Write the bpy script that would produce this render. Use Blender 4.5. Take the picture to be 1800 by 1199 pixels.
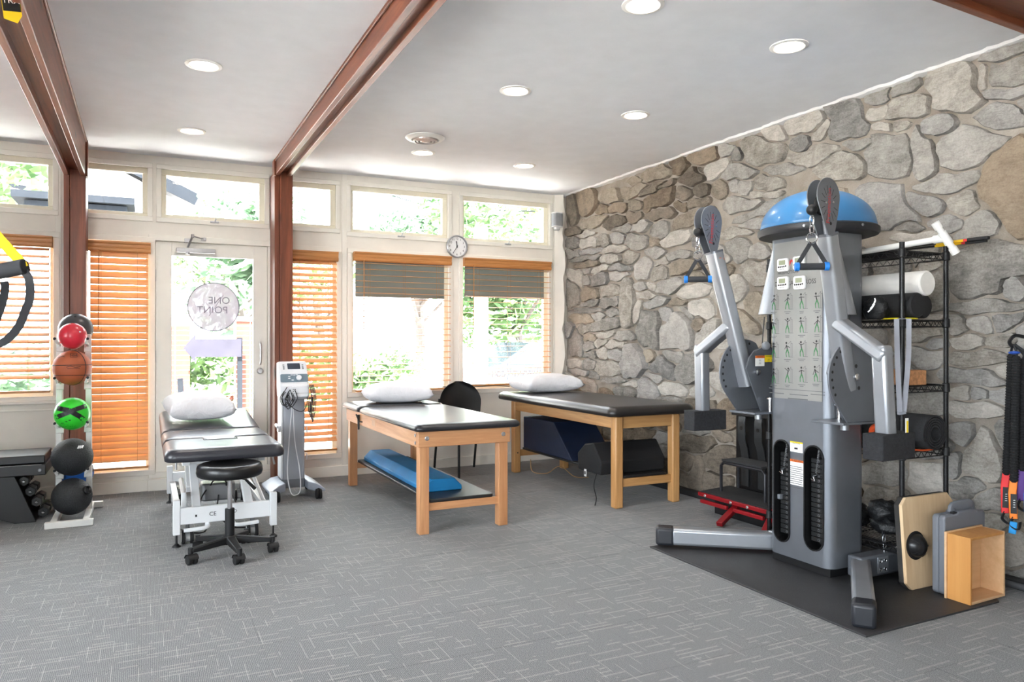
import bpy, bmesh, math, random
from mathutils import Vector, Matrix, noise
import numpy as np
random.seed(7)
S = bpy.context.scene
COL = S.collection
for o in list(bpy.data.objects):
    bpy.data.objects.remove(o)

# ---------------------------------------------------------------- camera
FPX, CAM_H = 1316.0, 1.25
YAW = math.atan(645 / 1316.0)
SN, CS = math.sin(YAW), math.cos(YAW)
cam = bpy.data.cameras.new('camera')
cam.sensor_fit = 'HORIZONTAL'; cam.sensor_width = 36.0; cam.lens = 36.0 * FPX / 1800.0
cam.clip_start = 0.05; cam.clip_end = 400
co = bpy.data.objects.new('camera', cam); COL.objects.link(co)
co.location = (0, 0, CAM_H); co.rotation_euler = (math.pi / 2, 0, -YAW)
S.camera = co
# ---------------------------------------------------------------- light
SKY = 13.0
W = bpy.data.worlds.new('world'); S.world = W; W.use_nodes = True
nt = W.node_tree; nt.nodes.clear()
bg = nt.nodes.new('ShaderNodeBackground'); wo = nt.nodes.new('ShaderNodeOutputWorld')
bg.inputs['Color'].default_value = (0.86, 0.935, 1.0, 1); bg.inputs['Strength'].default_value = SKY
nt.links.new(bg.outputs[0], wo.inputs[0])
sun = bpy.data.lights.new('sun', 'SUN'); sun.energy = 55.0; sun.angle = math.radians(1.0); sun.color = (1.0, .97, .94)
so = bpy.data.objects.new('sun', sun); COL.objects.link(so); so.rotation_euler = (math.radians(32), 0, math.radians(-20))
DOWNLIGHT_W = 3.0
S.view_settings.view_transform = 'Standard'; S.view_settings.look = 'None'
S.view_settings.gamma = 1.0; S.view_settings.use_curve_mapping = False
S.view_settings.exposure = 0.72
cy = S.cycles
cy.max_bounces = 10; cy.diffuse_bounces = 6; cy.glossy_bounces = 4; cy.transmission_bounces = 8
cy.transparent_max_bounces = 24; cy.caustics_reflective = False; cy.caustics_refractive = False
cy.sample_clamp_indirect = 25.0; cy.use_denoising = True
try: cy.denoiser = 'OPENIMAGEDENOISE'
except Exception: pass

# ---------------------------------------------------------------- pixel helpers (photo frame 1800 x 1199)
def ray(u, v):
    a = (u - 900) / FPX; b = (599.5 - v) / FPX
    return Vector((SN + a * CS, CS - a * SN, b))
def P(u, v, d):                      # point at camera depth d
    r = ray(u, v); return Vector((d * r.x, d * r.y, CAM_H + d * r.z))
def onx(u, v, X):
    r = ray(u, v); t = X / r.x; return Vector((X, t * r.y, CAM_H + t * r.z))
def ony(u, v, Y):
    r = ray(u, v); t = Y / r.y; return Vector((t * r.x, Y, CAM_H + t * r.z))
def onz(u, v, Z):
    r = ray(u, v); t = (Z - CAM_H) / r.z; return Vector((t * r.x, t * r.y, Z))

# ---------------------------------------------------------------- materials
def lin(c):
    return tuple((x / 255 / 12.92) if x / 255 <= 0.04045 else ((x / 255 + 0.055) / 1.055) ** 2.4 for x in c)
MATS = {}
class NB:
    def __init__(s, name):
        s.m = bpy.data.materials.new(name); s.m.use_nodes = True
        s.t = s.m.node_tree; s.n = s.t.nodes; s.l = s.t.links
        s.b = s.n['Principled BSDF']; s.out = s.n['Material Output']
    def node(s, typ, **kw):
        x = s.n.new(typ)
        for k, v in kw.items():
            if k in x.inputs: x.inputs[k].default_value = v
            else: setattr(x, k, v)
        return x
    def link(s, a, b): s.l.new(a, b)
    def coords(s, kind='Object', scale=(1, 1, 1), rot=(0, 0, 0)):
        if kind == 'World':
            g = s.node('ShaderNodeNewGeometry').outputs['Position']
        else:
            g = s.node('ShaderNodeTexCoord').outputs[kind]
        mp = s.node('ShaderNodeMapping'); mp.inputs['Scale'].default_value = scale; mp.inputs['Rotation'].default_value = rot
        s.link(g, mp.inputs['Vector']); return mp.outputs[0]
    def noise(s, vec, scale, detail=4, rough=0.55, dist=0.0):
        x = s.node('ShaderNodeTexNoise'); x.inputs['Scale'].default_value = scale
        x.inputs['Detail'].default_value = detail; x.inputs['Roughness'].default_value = rough
        x.inputs['Distortion'].default_value = dist
        s.link(vec, x.inputs['Vector']); return x.outputs['Fac']
    def ramp(s, fac, stops):
        r = s.node('ShaderNodeValToRGB'); e = r.color_ramp.elements
        while len(e) > 1: e.remove(e[-1])
        e[0].position = stops[0][0]; e[0].color = (*lin(stops[0][1]), 1)
        for p, c in stops[1:]:
            k = e.new(p); k.color = (*lin(c), 1)
        s.link(fac, r.inputs[0]); return r.outputs[0]
    def mix(s, fac, a, b, blend='MIX'):
        x = s.node('ShaderNodeMix', data_type='RGBA', blend_type=blend)
        for sock, val in ((x.inputs['Factor'], fac), (x.inputs['A'], a), (x.inputs['B'], b)):
            pass
        f = x.inputs[0]; A = x.inputs[6]; B = x.inputs[7]
        for sock, val in ((f, fac), (A, a), (B, b)):
            if isinstance(val, (int, float)): sock.default_value = val
            elif isinstance(val, tuple): sock.default_value = (*val, 1) if len(val) == 3 else val
            else: s.link(val, sock)
        return x.outputs[2]
    def math(s, op, a, b=None, c=None):
        x = s.node('ShaderNodeMath', operation=op)
        for i, v in enumerate((a, b, c)):
            if v is None: continue
            if isinstance(v, (int, float)): x.inputs[i].default_value = v
            else: s.link(v, x.inputs[i])
        return x.outputs[0]
    def bump(s, h, strength=0.3, dist=0.01):
        x = s.node('ShaderNodeBump'); x.inputs['Strength'].default_value = strength; x.inputs['Distance'].default_value = dist
        s.link(h, x.inputs['Height']); s.link(x.outputs[0], s.b.inputs['Normal'])

def mat(name, rgb, rough=0.5, metal=0.0, var=0.06, vscale=6.0, bump=0.0, bscale=200.0, bdist=0.002, coat=0.0, spec=0.5, sheen=0.0, emit=0.0):
    """plain procedural material: colour with slight noise variation and optional grain"""
    if name in MATS: return MATS[name]
    k = NB(name); v = k.coords('Object')
    n = k.noise(v, vscale, 4)
    d = tuple(max(0, c * (1 - var)) for c in rgb); u = tuple(min(255, c * (1 + var)) for c in rgb)
    k.link(k.ramp(n, [(0.3, d), (0.7, u)]), k.b.inputs['Base Color'])
    k.b.inputs['Roughness'].default_value = rough; k.b.inputs['Metallic'].default_value = metal
    k.b.inputs['Coat Weight'].default_value = coat; k.b.inputs['Specular IOR Level'].default_value = spec
    k.b.inputs['Sheen Weight'].default_value = sheen
    if bump:
        k.bump(k.noise(v, bscale, 3, 0.6), bump, bdist)
    if emit:
        k.b.inputs['Emission Color'].default_value = (*lin(rgb), 1); k.b.inputs['Emission Strength'].default_value = emit
    MATS[name] = k.m; return k.m

def wood(name, dark, light, axis=2, rough=0.45, scale=14.0, knots=0.0, coat=0.0):
    if name in MATS: return MATS[name]
    k = NB(name); sc = [1.0, 1.0, 1.0]; sc[axis] = 0.06
    v = k.coords('Object', tuple(sc))
    n1 = k.noise(v, scale, 6, 0.6, 1.2); n2 = k.noise(v, scale * 6, 3, 0.6, 0.3)
    f = k.math('ADD', k.math('MULTIPLY', n1, 0.7), k.math('MULTIPLY', n2, 0.3))
    mid = tuple((a + b) / 2 for a, b in zip(dark, light))
    c = k.ramp(f, [(0.32, dark), (0.5, mid), (0.68, light)])
    if knots:
        kv = k.coords('Object', tuple(1.0 if i != axis else 0.35 for i in range(3)))
        vo = k.node('ShaderNodeTexVoronoi'); vo.inputs['Scale'].default_value = 4.5; k.link(kv, vo.inputs['Vector'])
        kk = k.ramp(vo.outputs['Distance'], [(0.04, (255, 255, 255)), (0.13, (0, 0, 0))])
        c = k.mix(k.math('MULTIPLY', kk, knots), c, lin(tuple(x * 0.35 for x in dark)))
    k.link(c, k.b.inputs['Base Color']); k.b.inputs['Roughness'].default_value = rough
    k.b.inputs['Coat Weight'].default_value = coat
    k.bump(n2, 0.12, 0.002)
    MATS[name] = k.m; return k.m

def glassy(name, tint=(1, 1, 1), gloss=0.06):
    k = NB(name); t = k.node('ShaderNodeBsdfTransparent'); t.inputs[0].default_value = (*tint, 1)
    g = k.node('ShaderNodeBsdfGlossy'); g.inputs['Roughness'].default_value = 0.02
    fr = k.node('ShaderNodeFresnel'); fr.inputs[0].default_value = 1.35
    mx = k.node('ShaderNodeMixShader'); k.link(fr.outputs[0], mx.inputs[0]); k.link(t.outputs[0], mx.inputs[1]); k.link(g.outputs[0], mx.inputs[2])
    k.link(mx.outputs[0], k.out.inputs[0]); MATS[name] = k.m; return k.m

def translucent(name, rgb, amt=0.35, rough=0.5, var=0.05, axis=0):
    k = NB(name); sc = [1.0, 1.0, 1.0]; sc[axis] = 0.05
    v = k.coords('Object', tuple(sc)); n = k.noise(v, 30, 4)
    d = tuple(c * (1 - var) for c in rgb); u = tuple(min(255, c * (1 + var)) for c in rgb)
    c = k.ramp(n, [(0.3, d), (0.7, u)])
    k.link(c, k.b.inputs['Base Color']); k.b.inputs['Roughness'].default_value = rough
    t = k.node('ShaderNodeBsdfTranslucent'); k.link(c, t.inputs[0])
    mx = k.node('ShaderNodeMixShader'); mx.inputs[0].default_value = amt
    k.link(k.b.outputs[0], mx.inputs[1]); k.link(t.outputs[0], mx.inputs[2]); k.link(mx.outputs[0], k.out.inputs[0])
    MATS[name] = k.m; return k.m

def seethrough(name, rgb, alpha):
    k = NB(name); k.b.inputs['Base Color'].default_value = (*lin(rgb), 1); k.b.inputs['Roughness'].default_value = 0.6
    t = k.node('ShaderNodeBsdfTransparent'); tr = k.node('ShaderNodeBsdfTranslucent'); tr.inputs[0].default_value = (*lin(rgb), 1)
    m1 = k.node('ShaderNodeMixShader'); m1.inputs[0].default_value = 0.02; k.link(k.b.outputs[0], m1.inputs[1]); k.link(tr.outputs[0], m1.inputs[2])
    mx = k.node('ShaderNodeMixShader'); mx.inputs[0].default_value = alpha
    k.link(t.outputs[0], mx.inputs[1]); k.link(m1.outputs[0], mx.inputs[2]); k.link(mx.outputs[0], k.out.inputs[0])
    MATS[name] = k.m; return k.m

# ---------------------------------------------------------------- mesh builder
ORIG = {}
def basis(d, up=None):
    d = Vector(d).normalized()
    up = Vector(up) if up is not None else (Vector((0, 0, 1)) if abs(d.z) < 0.95 else Vector((0, 1, 0)))
    x = up.cross(d)
    if x.length < 1e-6: x = Vector((1, 0, 0)).cross(d)
    x.normalize(); return x, d.cross(x)
class G:
    def __init__(s): s.v = []; s.f = []; s.mi = []; s.cur = 0
    def add(s, vs, fs):
        b = len(s.v); s.v += [Vector(p) for p in vs]
        for f in fs: s.f.append([b + i for i in f]); s.mi.append(s.cur)
        return s
    def box(s, x0, x1, y0, y1, z0, z1):
        return s.add([(x0, y0, z0), (x1, y0, z0), (x1, y1, z0), (x0, y1, z0), (x0, y0, z1), (x1, y0, z1), (x1, y1, z1), (x0, y1, z1)],
                     [(3, 2, 1, 0), (4, 5, 6, 7), (0, 1, 5, 4), (1, 2, 6, 5), (2, 3, 7, 6), (3, 0, 4, 7)])
    def obox(s, c, ax, ay, az, hx, hy, hz):
        c, ax, ay, az = Vector(c), Vector(ax).normalized(), Vector(ay).normalized(), Vector(az).normalized()
        vs = [c + ax * (hx * i) + ay * (hy * j) + az * (hz * k) for k in (-1, 1) for i, j in ((-1, -1), (1, -1), (1, 1), (-1, 1))]
        return s.add(vs, [(3, 2, 1, 0), (4, 5, 6, 7), (0, 1, 5, 4), (1, 2, 6, 5), (2, 3, 7, 6), (3, 0, 4, 7)])
    def bar(s, p0, p1, w, h, up=None):       # rectangular bar from p0 to p1
        p0, p1 = Vector(p0), Vector(p1); d = p1 - p0; x, y = basis(d, up)
        return s.obox((p0 + p1) / 2, x, y, d, w / 2, h / 2, d.length / 2)
    def cyl(s, p0, p1, r0, r1=None, n=16, caps=True):
        r1 = r0 if r1 is None else r1
        p0, p1 = Vector(p0), Vector(p1); x, y = basis(p1 - p0); vs = []
        for p, r in ((p0, r0), (p1, r1)):
            for i in range(n):
                a = 2 * math.pi * i / n; vs.append(p + x * (r * math.cos(a)) + y * (r * math.sin(a)))
        fs = [(i, (i + 1) % n, n + (i + 1) % n, n + i) for i in range(n)]
        if caps: fs += [tuple(range(n - 1, -1, -1)), tuple(range(n, 2 * n))]
        return s.add(vs, fs)
    def tube(s, pts, r, n=8, closed=False, prof=None, up=None):
        """sweep a circle (or a 2-D profile) along points"""
        pts = [Vector(p) for p in pts]; m = len(pts); vs = []
        if prof is None: prof = [(r * math.cos(2 * math.pi * i / n), r * math.sin(2 * math.pi * i / n)) for i in range(n)]
        n = len(prof); px = None
        for i, p in enumerate(pts):
            if closed: t = pts[(i + 1) % m] - pts[i - 1]
            else: t = pts[min(i + 1, m - 1)] - pts[max(i - 1, 0)]
            t.normalize()
            if up is not None: x, y = basis(t, up)
            elif px is None: x, y = basis(t)
            else:
                x = px - t * px.dot(t)
                if x.length < 1e-6: x, y = basis(t)
                x.normalize(); y = t.cross(x)
            px = x
            vs += [p + x * a + y * b for a, b in prof]
        fs = []
        for i in range(m if closed else m - 1):
            j = (i + 1) % m
            fs += [(i * n + k, i * n + (k + 1) % n, j * n + (k + 1) % n, j * n + k) for k in range(n)]
        if not closed: fs += [tuple(range(n - 1, -1, -1)), tuple(range((m - 1) * n, m * n))]
        return s.add(vs, fs)
    def ribbon(s, pts, w, t, up):
        return s.tube(pts, 0, prof=[(-w / 2, -t / 2), (w / 2, -t / 2), (w / 2, t / 2), (-w / 2, t / 2)], up=up)
    def lathe(s, prof, o=(0, 0, 0), n=24, axis=(0, 0, 1)):
        o = Vector(o); az = Vector(axis).normalized(); x, y = basis(az); vs = []
        for r, z in prof:
            for i in range(n):
                a = 2 * math.pi * i / n; vs.append(o + az * z + x * (r * math.cos(a)) + y * (r * math.sin(a)))
        fs = []
        for k in range(len(prof) - 1):
            fs += [(k * n + i, k * n + (i + 1) % n, (k + 1) * n + (i + 1) % n, (k + 1) * n + i) for i in range(n)]
        if prof[0][0] > 1e-5: fs.append(tuple(range(n - 1, -1, -1)))
        if prof[-1][0] > 1e-5: fs.append(tuple(range((len(prof) - 1) * n, len(prof) * n)))
        return s.add(vs, fs)
    def prism(s, poly, o, ax, ay, t):
        """polygon [(a,b)] in plane o+a*ax+b*ay, extruded by t along ax x ay"""
        o, ax, ay = Vector(o), Vector(ax), Vector(ay); nz = ax.cross(ay).normalized() * t; n = len(poly)
        vs = [o + ax * a + ay * b for a, b in poly] + [o + ax * a + ay * b + nz for a, b in poly]
        ar = sum(poly[i][0] * poly[(i + 1) % n][1] - poly[(i + 1) % n][0] * poly[i][1] for i in range(n))
        fs = [tuple(range(n - 1, -1, -1)), tuple(range(n, 2 * n))] + [(i, (i + 1) % n, n + (i + 1) % n, n + i) for i in range(n)]
        if ar * t < 0: fs = [tuple(reversed(f)) for f in fs]
        return s.add(vs, fs)
    def sphere(s, c, r, nu=24, nv=14, sc=(1, 1, 1)):
        c = Vector(c); vs = [c + Vector((0, 0, r * sc[2]))]
        for j in range(1, nv):
            p = math.pi * j / nv
            for i in range(nu):
                a = 2 * math.pi * i / nu
                vs.append(c + Vector((r * sc[0] * math.sin(p) * math.cos(a), r * sc[1] * math.sin(p) * math.sin(a), r * sc[2] * math.cos(p))))
        vs.append(c - Vector((0, 0, r * sc[2]))); fs = []
        for i in range(nu): fs.append((0, 1 + i, 1 + (i + 1) % nu))
        for j in range(nv - 2):
            for i in range(nu):
                a = 1 + j * nu; b = a + nu; fs.append((a + i, b + i, b + (i + 1) % nu, a + (i + 1) % nu))
        a = 1 + (nv - 2) * nu
        for i in range(nu): fs.append((len(vs) - 1, a + (i + 1) % nu, a + i))
        return s.add(vs, fs)
    def disc(s, c, nrm, r, n=24, r_in=0.0):
        x, y = basis(nrm); c = Vector(c)
        ring = lambda q: [c + x * (q * math.cos(2 * math.pi * i / n)) + y * (q * math.sin(2 * math.pi * i / n)) for i in range(n)]
        if r_in <= 0: return s.add(ring(r), [tuple(range(n))])
        return s.add(ring(r) + ring(r_in), [(i, (i + 1) % n, n + (i + 1) % n, n + i) for i in range(n)])
    def quad(s, a, b, c, d): return s.add([a, b, c, d], [(0, 1, 2, 3)])
    def mesh(s, name, origin=(0, 0, 0), ang=35):
        o = Vector(origin); me = bpy.data.meshes.new(name)
        me.from_pydata([tuple(p - o) for p in s.v], [], s.f); me.validate(clean_customdata=False)
        if len(me.polygons) == len(s.mi): me.polygons.foreach_set('material_index', s.mi)
        if ang:
            me.polygons.foreach_set('use_smooth', [True] * len(me.polygons)); me.set_sharp_from_angle(angle=math.radians(ang))
        me.update(); return me

def build(g, name, m, parent=None, at=None, bevel=0.0, seg=2, ang=35, label=None, cat=None, group=None, kind=None, sub=0):
    """link the builder's shape (world coordinates) as one mesh object"""
    if parent is not None: org = ORIG[parent.name]
    elif at is not None: org = Vector(at)
    else:
        xs = [p.x for p in g.v]; ys = [p.y for p in g.v]; zs = [p.z for p in g.v]
        org = Vector(((min(xs) + max(xs)) / 2, (min(ys) + max(ys)) / 2, min(zs)))
    me = g.mesh(name, org, ang)
    for x in (m if isinstance(m, (list, tuple)) else [m]): me.materials.append(x)
    o = bpy.data.objects.new(name, me); COL.objects.link(o)
    if parent is not None: o.parent = parent
    else: o.location = org
    ORIG[o.name] = org
    if bevel:
        b = o.modifiers.new('bevel', 'BEVEL'); b.width = bevel; b.segments = seg; b.limit_method = 'ANGLE'; b.angle_limit = math.radians(40)
        b.harden_normals = False
    if sub:
        b = o.modifiers.new('sub', 'SUBSURF'); b.levels = sub; b.render_levels = sub
    tag(o, label, cat, group, kind); return o
def tag(o, label=None, cat=None, group=None, kind=None):
    if label: o['label'] = label
    if cat: o['category'] = cat
    if group: o['group'] = group
    if kind: o['kind'] = kind
    return o
def thing(name, label, cat, loc, group=None, kind=None):
    o = bpy.data.objects.new(name, None); COL.objects.link(o); o.location = loc; o.empty_display_size = 0.1
    ORIG[o.name] = Vector(loc); return tag(o, label, cat, group, kind)
def put(me, name, m, pos, parent=None, rot=(0, 0, 0), scale=None, **kw):
    """an object sharing mesh data, at world position pos"""
    if m is not None and not me.materials: me.materials.append(m)
    o = bpy.data.objects.new(name, me); COL.objects.link(o)
    if parent is not None: o.parent = parent; o.location = Vector(pos) - ORIG[parent.name]
    else: o.location = pos
    o.rotation_euler = rot
    if scale: o.scale = scale
    ORIG[o.name] = Vector(pos); tag(o, kw.get('label'), kw.get('cat'), kw.get('group'), kw.get('kind')); return o
def text_g(txt, size, o, ax, ay, thick=0.0008, mirror=False, align='CENTER', g=None, sx=1.0):
    """lettering as flat geometry in plane (ax right, ay up)"""
    cu = bpy.data.curves.new('lettering', 'FONT'); cu.body = txt; cu.size = size; cu.align_x = align; cu.align_y = 'CENTER'; cu.resolution_u = 3
    ob = bpy.data.objects.new('lettering', cu); COL.objects.link(ob)
    me = ob.to_mesh(); g = g or G(); o, ax, ay = Vector(o), Vector(ax).normalized(), Vector(ay).normalized(); nz = ax.cross(ay) * thick
    k = -1 if mirror else 1
    g.add([o + ax * (k * sx * v.co.x) + ay * v.co.y + nz for v in me.vertices], [tuple(p.vertices) for p in me.polygons])
    ob.to_mesh_clear(); bpy.data.objects.remove(ob); bpy.data.curves.remove(cu); return g
def bez(pts, n=8):
    """catmull-rom through points"""
    pts = [Vector(p) for p in pts]; out = []
    for i in range(len(pts) - 1):
        p0 = pts[max(i - 1, 0)]; p1 = pts[i]; p2 = pts[i + 1]; p3 = pts[min(i + 2, len(pts) - 1)]
        for k in range(n):
            t = k / n
            out.append(0.5 * ((2 * p1) + (p2 - p0) * t + (2 * p0 - 5 * p1 + 4 * p2 - p3) * t * t + (3 * p1 - p0 - 3 * p2 + p3) * t ** 3))
    return out + [pts[-1]]
def rrect(w, h, r, n=5):
    out = []
    for cx, cy, a0 in ((w / 2 - r, h / 2 - r, 0), (-w / 2 + r, h / 2 - r, 90), (-w / 2 + r, -h / 2 + r, 180), (w / 2 - r, -h / 2 + r, 270)):
        for i in range(n + 1):
            a = math.radians(a0 + 90 * i / n); out.append((cx + r * math.cos(a), cy + r * math.sin(a)))
    return out
X3, Y3, Z3 = Vector((1, 0, 0)), Vector((0, 1, 0)), Vector((0, 0, 1))
# ================================================================ ROOM
WY, CEIL, WX = 6.94, 2.80, 4.06
XL, YF = -3.6, -3.4
M_wall = mat('wall_paint', (236, 231, 222), 0.75, var=0.015, bump=0.05, bscale=300)
M_trim = mat('trim_paint', (240, 236, 227), 0.5, var=0.01)
M_sash = mat('sash_paint', (240, 234, 216), 0.45, var=0.01)
M_ceil = mat('ceiling_paint', (233, 236, 241), 0.85, var=0.012, bump=0.06, bscale=250)
M_beam_y = wood('beam_wood_along', (92, 48, 30), (158, 92, 60), 1, 0.42, 9, knots=0.7)
M_beam_x = wood('beam_wood_across', (92, 48, 30), (158, 92, 60), 0, 0.42, 9, knots=0.7)
M_post = wood('post_wood', (88, 45, 30), (150, 84, 56), 2, 0.42, 10, knots=0.8)
M_glass = glassy('window_glass')
M_blind = translucent('blind_wood', (224, 172, 122), 0.20, 0.45, 0.07, 0)
M_valance = wood('valance_wood', (178, 118, 66), (212, 152, 94), 0, 0.4, 20)
M_metal = mat('brushed_metal', (200, 200, 202), 0.3, 1.0, var=0.03)
M_black = mat('black_plastic', (22, 22, 24), 0.5, var=0.1)

# --- carpet: grey loop pile with pale dashes woven both ways
def carpet():
    k = NB('carpet'); v = k.coords('World')
    sx = k.node('ShaderNodeSeparateXYZ'); k.link(v, sx.inputs[0]); X, Y = sx.outputs[0], sx.outputs[1]
    def dashes(a, b, w, L, frac, line, seed):
        col = k.math('FLOOR', k.math('DIVIDE', a, w))
        wn = k.node('ShaderNodeTexWhiteNoise', noise_dimensions='1D'); k.link(k.math('ADD', col, seed), wn.inputs['W'])
        t = k.math('ADD', k.math('DIVIDE', b, L), k.math('MULTIPLY', wn.outputs[0], 13.7))
        seg = k.math('FLOOR', t)
        w2 = k.node('ShaderNodeTexWhiteNoise', noise_dimensions='2D'); cx = k.node('ShaderNodeCombineXYZ')
        k.link(col, cx.inputs[0]); k.link(seg, cx.inputs[1]); k.link(cx.outputs[0], w2.inputs['Vector'])
        on = k.math('LESS_THAN', k.math('FRACT', t), k.math('MULTIPLY', w2.outputs[0], frac))
        ln = k.math('LESS_THAN', k.math('ABSOLUTE', k.math('SUBTRACT', k.math('FRACT', k.math('DIVIDE', a, w)), 0.5)), line)
        return k.math('MULTIPLY', on, ln)
    d1 = dashes(X, Y, 0.046, 0.34, 0.60, 0.036, 3.0)      # thin pale lines running away
    d2 = dashes(Y, X, 0.030, 0.36, 0.62, 0.17, 91.0)      # broader soft dashes across
    fine = k.noise(k.coords('World', (1, 1, 1)), 210, 3, 0.85)
    rows = k.node('ShaderNodeTexWave', wave_type='BANDS', bands_direction='X'); rows.inputs['Scale'].default_value = 48
    rows.inputs['Distortion'].default_value = 1.5; rows.inputs['Detail'].default_value = 1; k.link(v, rows.inputs['Vector'])
    blot = k.noise(v, 2.2, 3)
    f = k.math('ADD', k.math('MULTIPLY', fine, 0.85), k.math('MULTIPLY', rows.outputs['Fac'], 0.15))
    c = k.ramp(f, [(0.34, (44, 45, 47)), (0.5, (92, 93, 96)), (0.66, (150, 150, 148))])
    c = k.mix(k.math('MULTIPLY', d2, k.math('MULTIPLY', k.noise(k.coords('World', (1, 1, 1)), 90, 2, .7), 0.55)), c, lin((178, 174, 166)))
    c = k.mix(k.math('MULTIPLY', d1, 0.36), c, lin((190, 187, 180)))
    c = k.mix(k.math('MULTIPLY', blot, 0.12), c, lin((90, 90, 92)))
    k.link(c, k.b.inputs['Base Color']); k.b.inputs['Roughness'].default_value = 0.85
    k.b.inputs['Specular IOR Level'].default_value = 0.25
    k.b.inputs['Sheen Weight'].default_value = 0.25
    k.bump(k.math('ADD', f, k.math('MULTIPLY', d1, 0.4)), 0.35, 0.004)
    MATS['carpet'] = k.m; return k.m
M_carpet = carpet()

g = G().box(XL - .1, WX + .2, YF - .1, WY + .1, -0.12, -0.006)
floor = build(g, 'floor', mat('floor_screed', (60, 60, 62), 0.9), kind='structure', at=(0, 0, 0))
TS = 0.457; tg = 0.0011
tile_me = G().box(tg, TS - tg, tg, TS - tg, -0.006, 0.0).mesh('carpet_tile', ang=0)
nx0, ny0 = 1.344, 0.02
for i in range(-8, 7):
    for j in range(0, 16):
        x, y = nx0 + i * TS, ny0 + j * TS
        if x > WX - 0.1 or y > WY - .02: continue
        cxx, cyy = x + TS / 2, y + TS / 2
        d = cxx * SN + cyy * CS; off = cxx * CS - cyy * SN
        if d < 0.8 or abs(off) / d > 0.95 or d < 1.9: continue
        put(tile_me, 'carpet_tile', M_carpet, (x, y, 0), floor)
# the rest of the carpet outside the view
gr = G().box(XL - .1, WX + .2, YF - .1, WY + .1, -0.006, -0.0008)
build(gr, 'carpet_field', M_carpet, floor)

# --- ceiling
build(G().box(XL - .1, WX + .2, YF - .1, WY + .2, CEIL, CEIL + .15), 'ceiling', M_ceil, kind='structure')

# --- walls with openings
def wall_holes(a0, a1, z0, z1, holes, mk):
    """grid-decompose a wall; mk(a0,a1,z0,z1) adds one solid box"""
    A = sorted({a0, a1, *[h[0] for h in holes], *[h[1] for h in holes]}); A = [a for a in A if a0 <= a <= a1]
    Zs = sorted({z0, z1, *[h[2] for h in holes], *[h[3] for h in holes]})
    for i in range(len(A) - 1):
        run = None
        for j in range(len(Zs) - 1):
            am, zm = (A[i] + A[i + 1]) / 2, (Zs[j] + Zs[j + 1]) / 2
            hole = any(h[0] < am < h[1] and h[2] < zm < h[3] for h in holes)
            if hole:
                if run is not None: mk(A[i], A[i + 1], run, Zs[j]); run = None
            elif run is None: run = Zs[j]
        if run is not None: mk(A[i], A[i + 1], run, z1)
TR = [(-1.75, -0.645, 2.275, 2.705), (-0.50, 0.030, 2.275, 2.705), (0.112, 0.965, 2.275, 2.705), (1.10, 1.595, 2.275, 2.705),
      (1.710, 2.705, 2.255, 2.715), (2.838, 3.850, 2.245, 2.715)]
LW = [(-1.75, -0.640, 0.80, 2.085), (-0.50, 0.045, 0.165, 2.085), (1.10, 1.605, 0.20, 2.085), (1.722, 2.712, 0.755, 2.085), (2.838, 3.842, 0.755, 2.085)]
DOOR = (0.07, 0.985, 0.105, 2.095)
holes = TR + LW + [DOOR]
g = G(); wall_holes(XL, WX, 0, CEIL, holes, lambda a, b, c, d: g.box(a, b, WY, WY + .14, c, d))
build(g, 'wall_back', M_wall, kind='structure', ang=0)
# wall behind the camera and the far left wall, both with unseen windows added for fill daylight
FILL_FRONT = [(-3.3, -1.4, 0.5, 2.45)]
g = G(); wall_holes(XL, WX, 0, CEIL, FILL_FRONT, lambda a, b, c, d: g.box(a, b, YF - .14, YF, c, d))
build(g, 'wall_front', M_wall, kind='structure', ang=0)
FILL_LEFT = [(-3.0, -0.3, 0.5, 2.45), (0.2, 3.6, 0.7, 2.40)]
g = G(); wall_holes(YF, WY, 0, CEIL, FILL_LEFT, lambda a, b, c, d: g.box(XL - .14, XL, a, b, c, d))
build(g, 'wall_left', M_wall, kind='structure', ang=0)

def casing(g, x0, x1, z0, z1, w, y0, y1):
    g.box(x0, x1, y0, y1, z1 - w, z1); g.box(x0, x1, y0, y1, z0, z0 + w)
    g.box(x0, x0 + w, y0, y1, z0 + w, z1 - w); g.box(x1 - w, x1, y0, y1, z0 + w, z1 - w)
NW = [0]
def window(x0, x1, z0, z1, cw=0.045, sash=0.035, mull=None, latch=False, sill=False):
    NW[0] += 1
    w = thing('window_%d' % NW[0], None, None, ((x0 + x1) / 2, WY, z0), kind='structure')
    g = G(); casing(g, x0 - cw * .7, x1 + cw * .7, z0 - cw * .7, z1 + cw * .7, cw, WY - .016, WY)
    build(g, 'casing', M_trim, w, bevel=0.004)
    g = G(); casing(g, x0, x1, z0, z1, sash, WY + .05, WY + .10); build(g, 'sash', M_sash, w, bevel=0.005)
    if mull:
        for m in mull: build(G().box(m - .02, m + .02, WY + .05, WY + .10, z0 + sash, z1 - sash), 'mullion', M_sash, w, bevel=.004)
    build(G().box(x0 + sash * .8, x1 - sash * .8, WY + .073, WY + .079, z0 + sash * .8, z1 - sash * .8), 'pane', M_glass, w, ang=0)
    if latch:
        xm = (x0 + x1) / 2 + .0
        g = G().box(xm - .035, xm + .035, WY - .03, WY - .012, z0 - .008, z0 + .006); g.bar((xm, WY - .03, z0), (xm + .012, WY - .035, z0 + .03), .012, .008)
        build(g, 'latch', M_metal, w, bevel=.002)
    if sill:
        build(G().box(x0 - .06, x1 + .06, WY - .035, WY, z0 - .045, z0 - .02), 'sill', M_trim, w, bevel=.005)
    return w
for i, t in enumerate(TR): window(*t, cw=.04, sash=.05, latch=(i in (2, 4, 5)))
window(*LW[0], sill=True, sash=.04); window(*LW[1], sash=.04); window(*LW[2], sash=.04)
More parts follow.
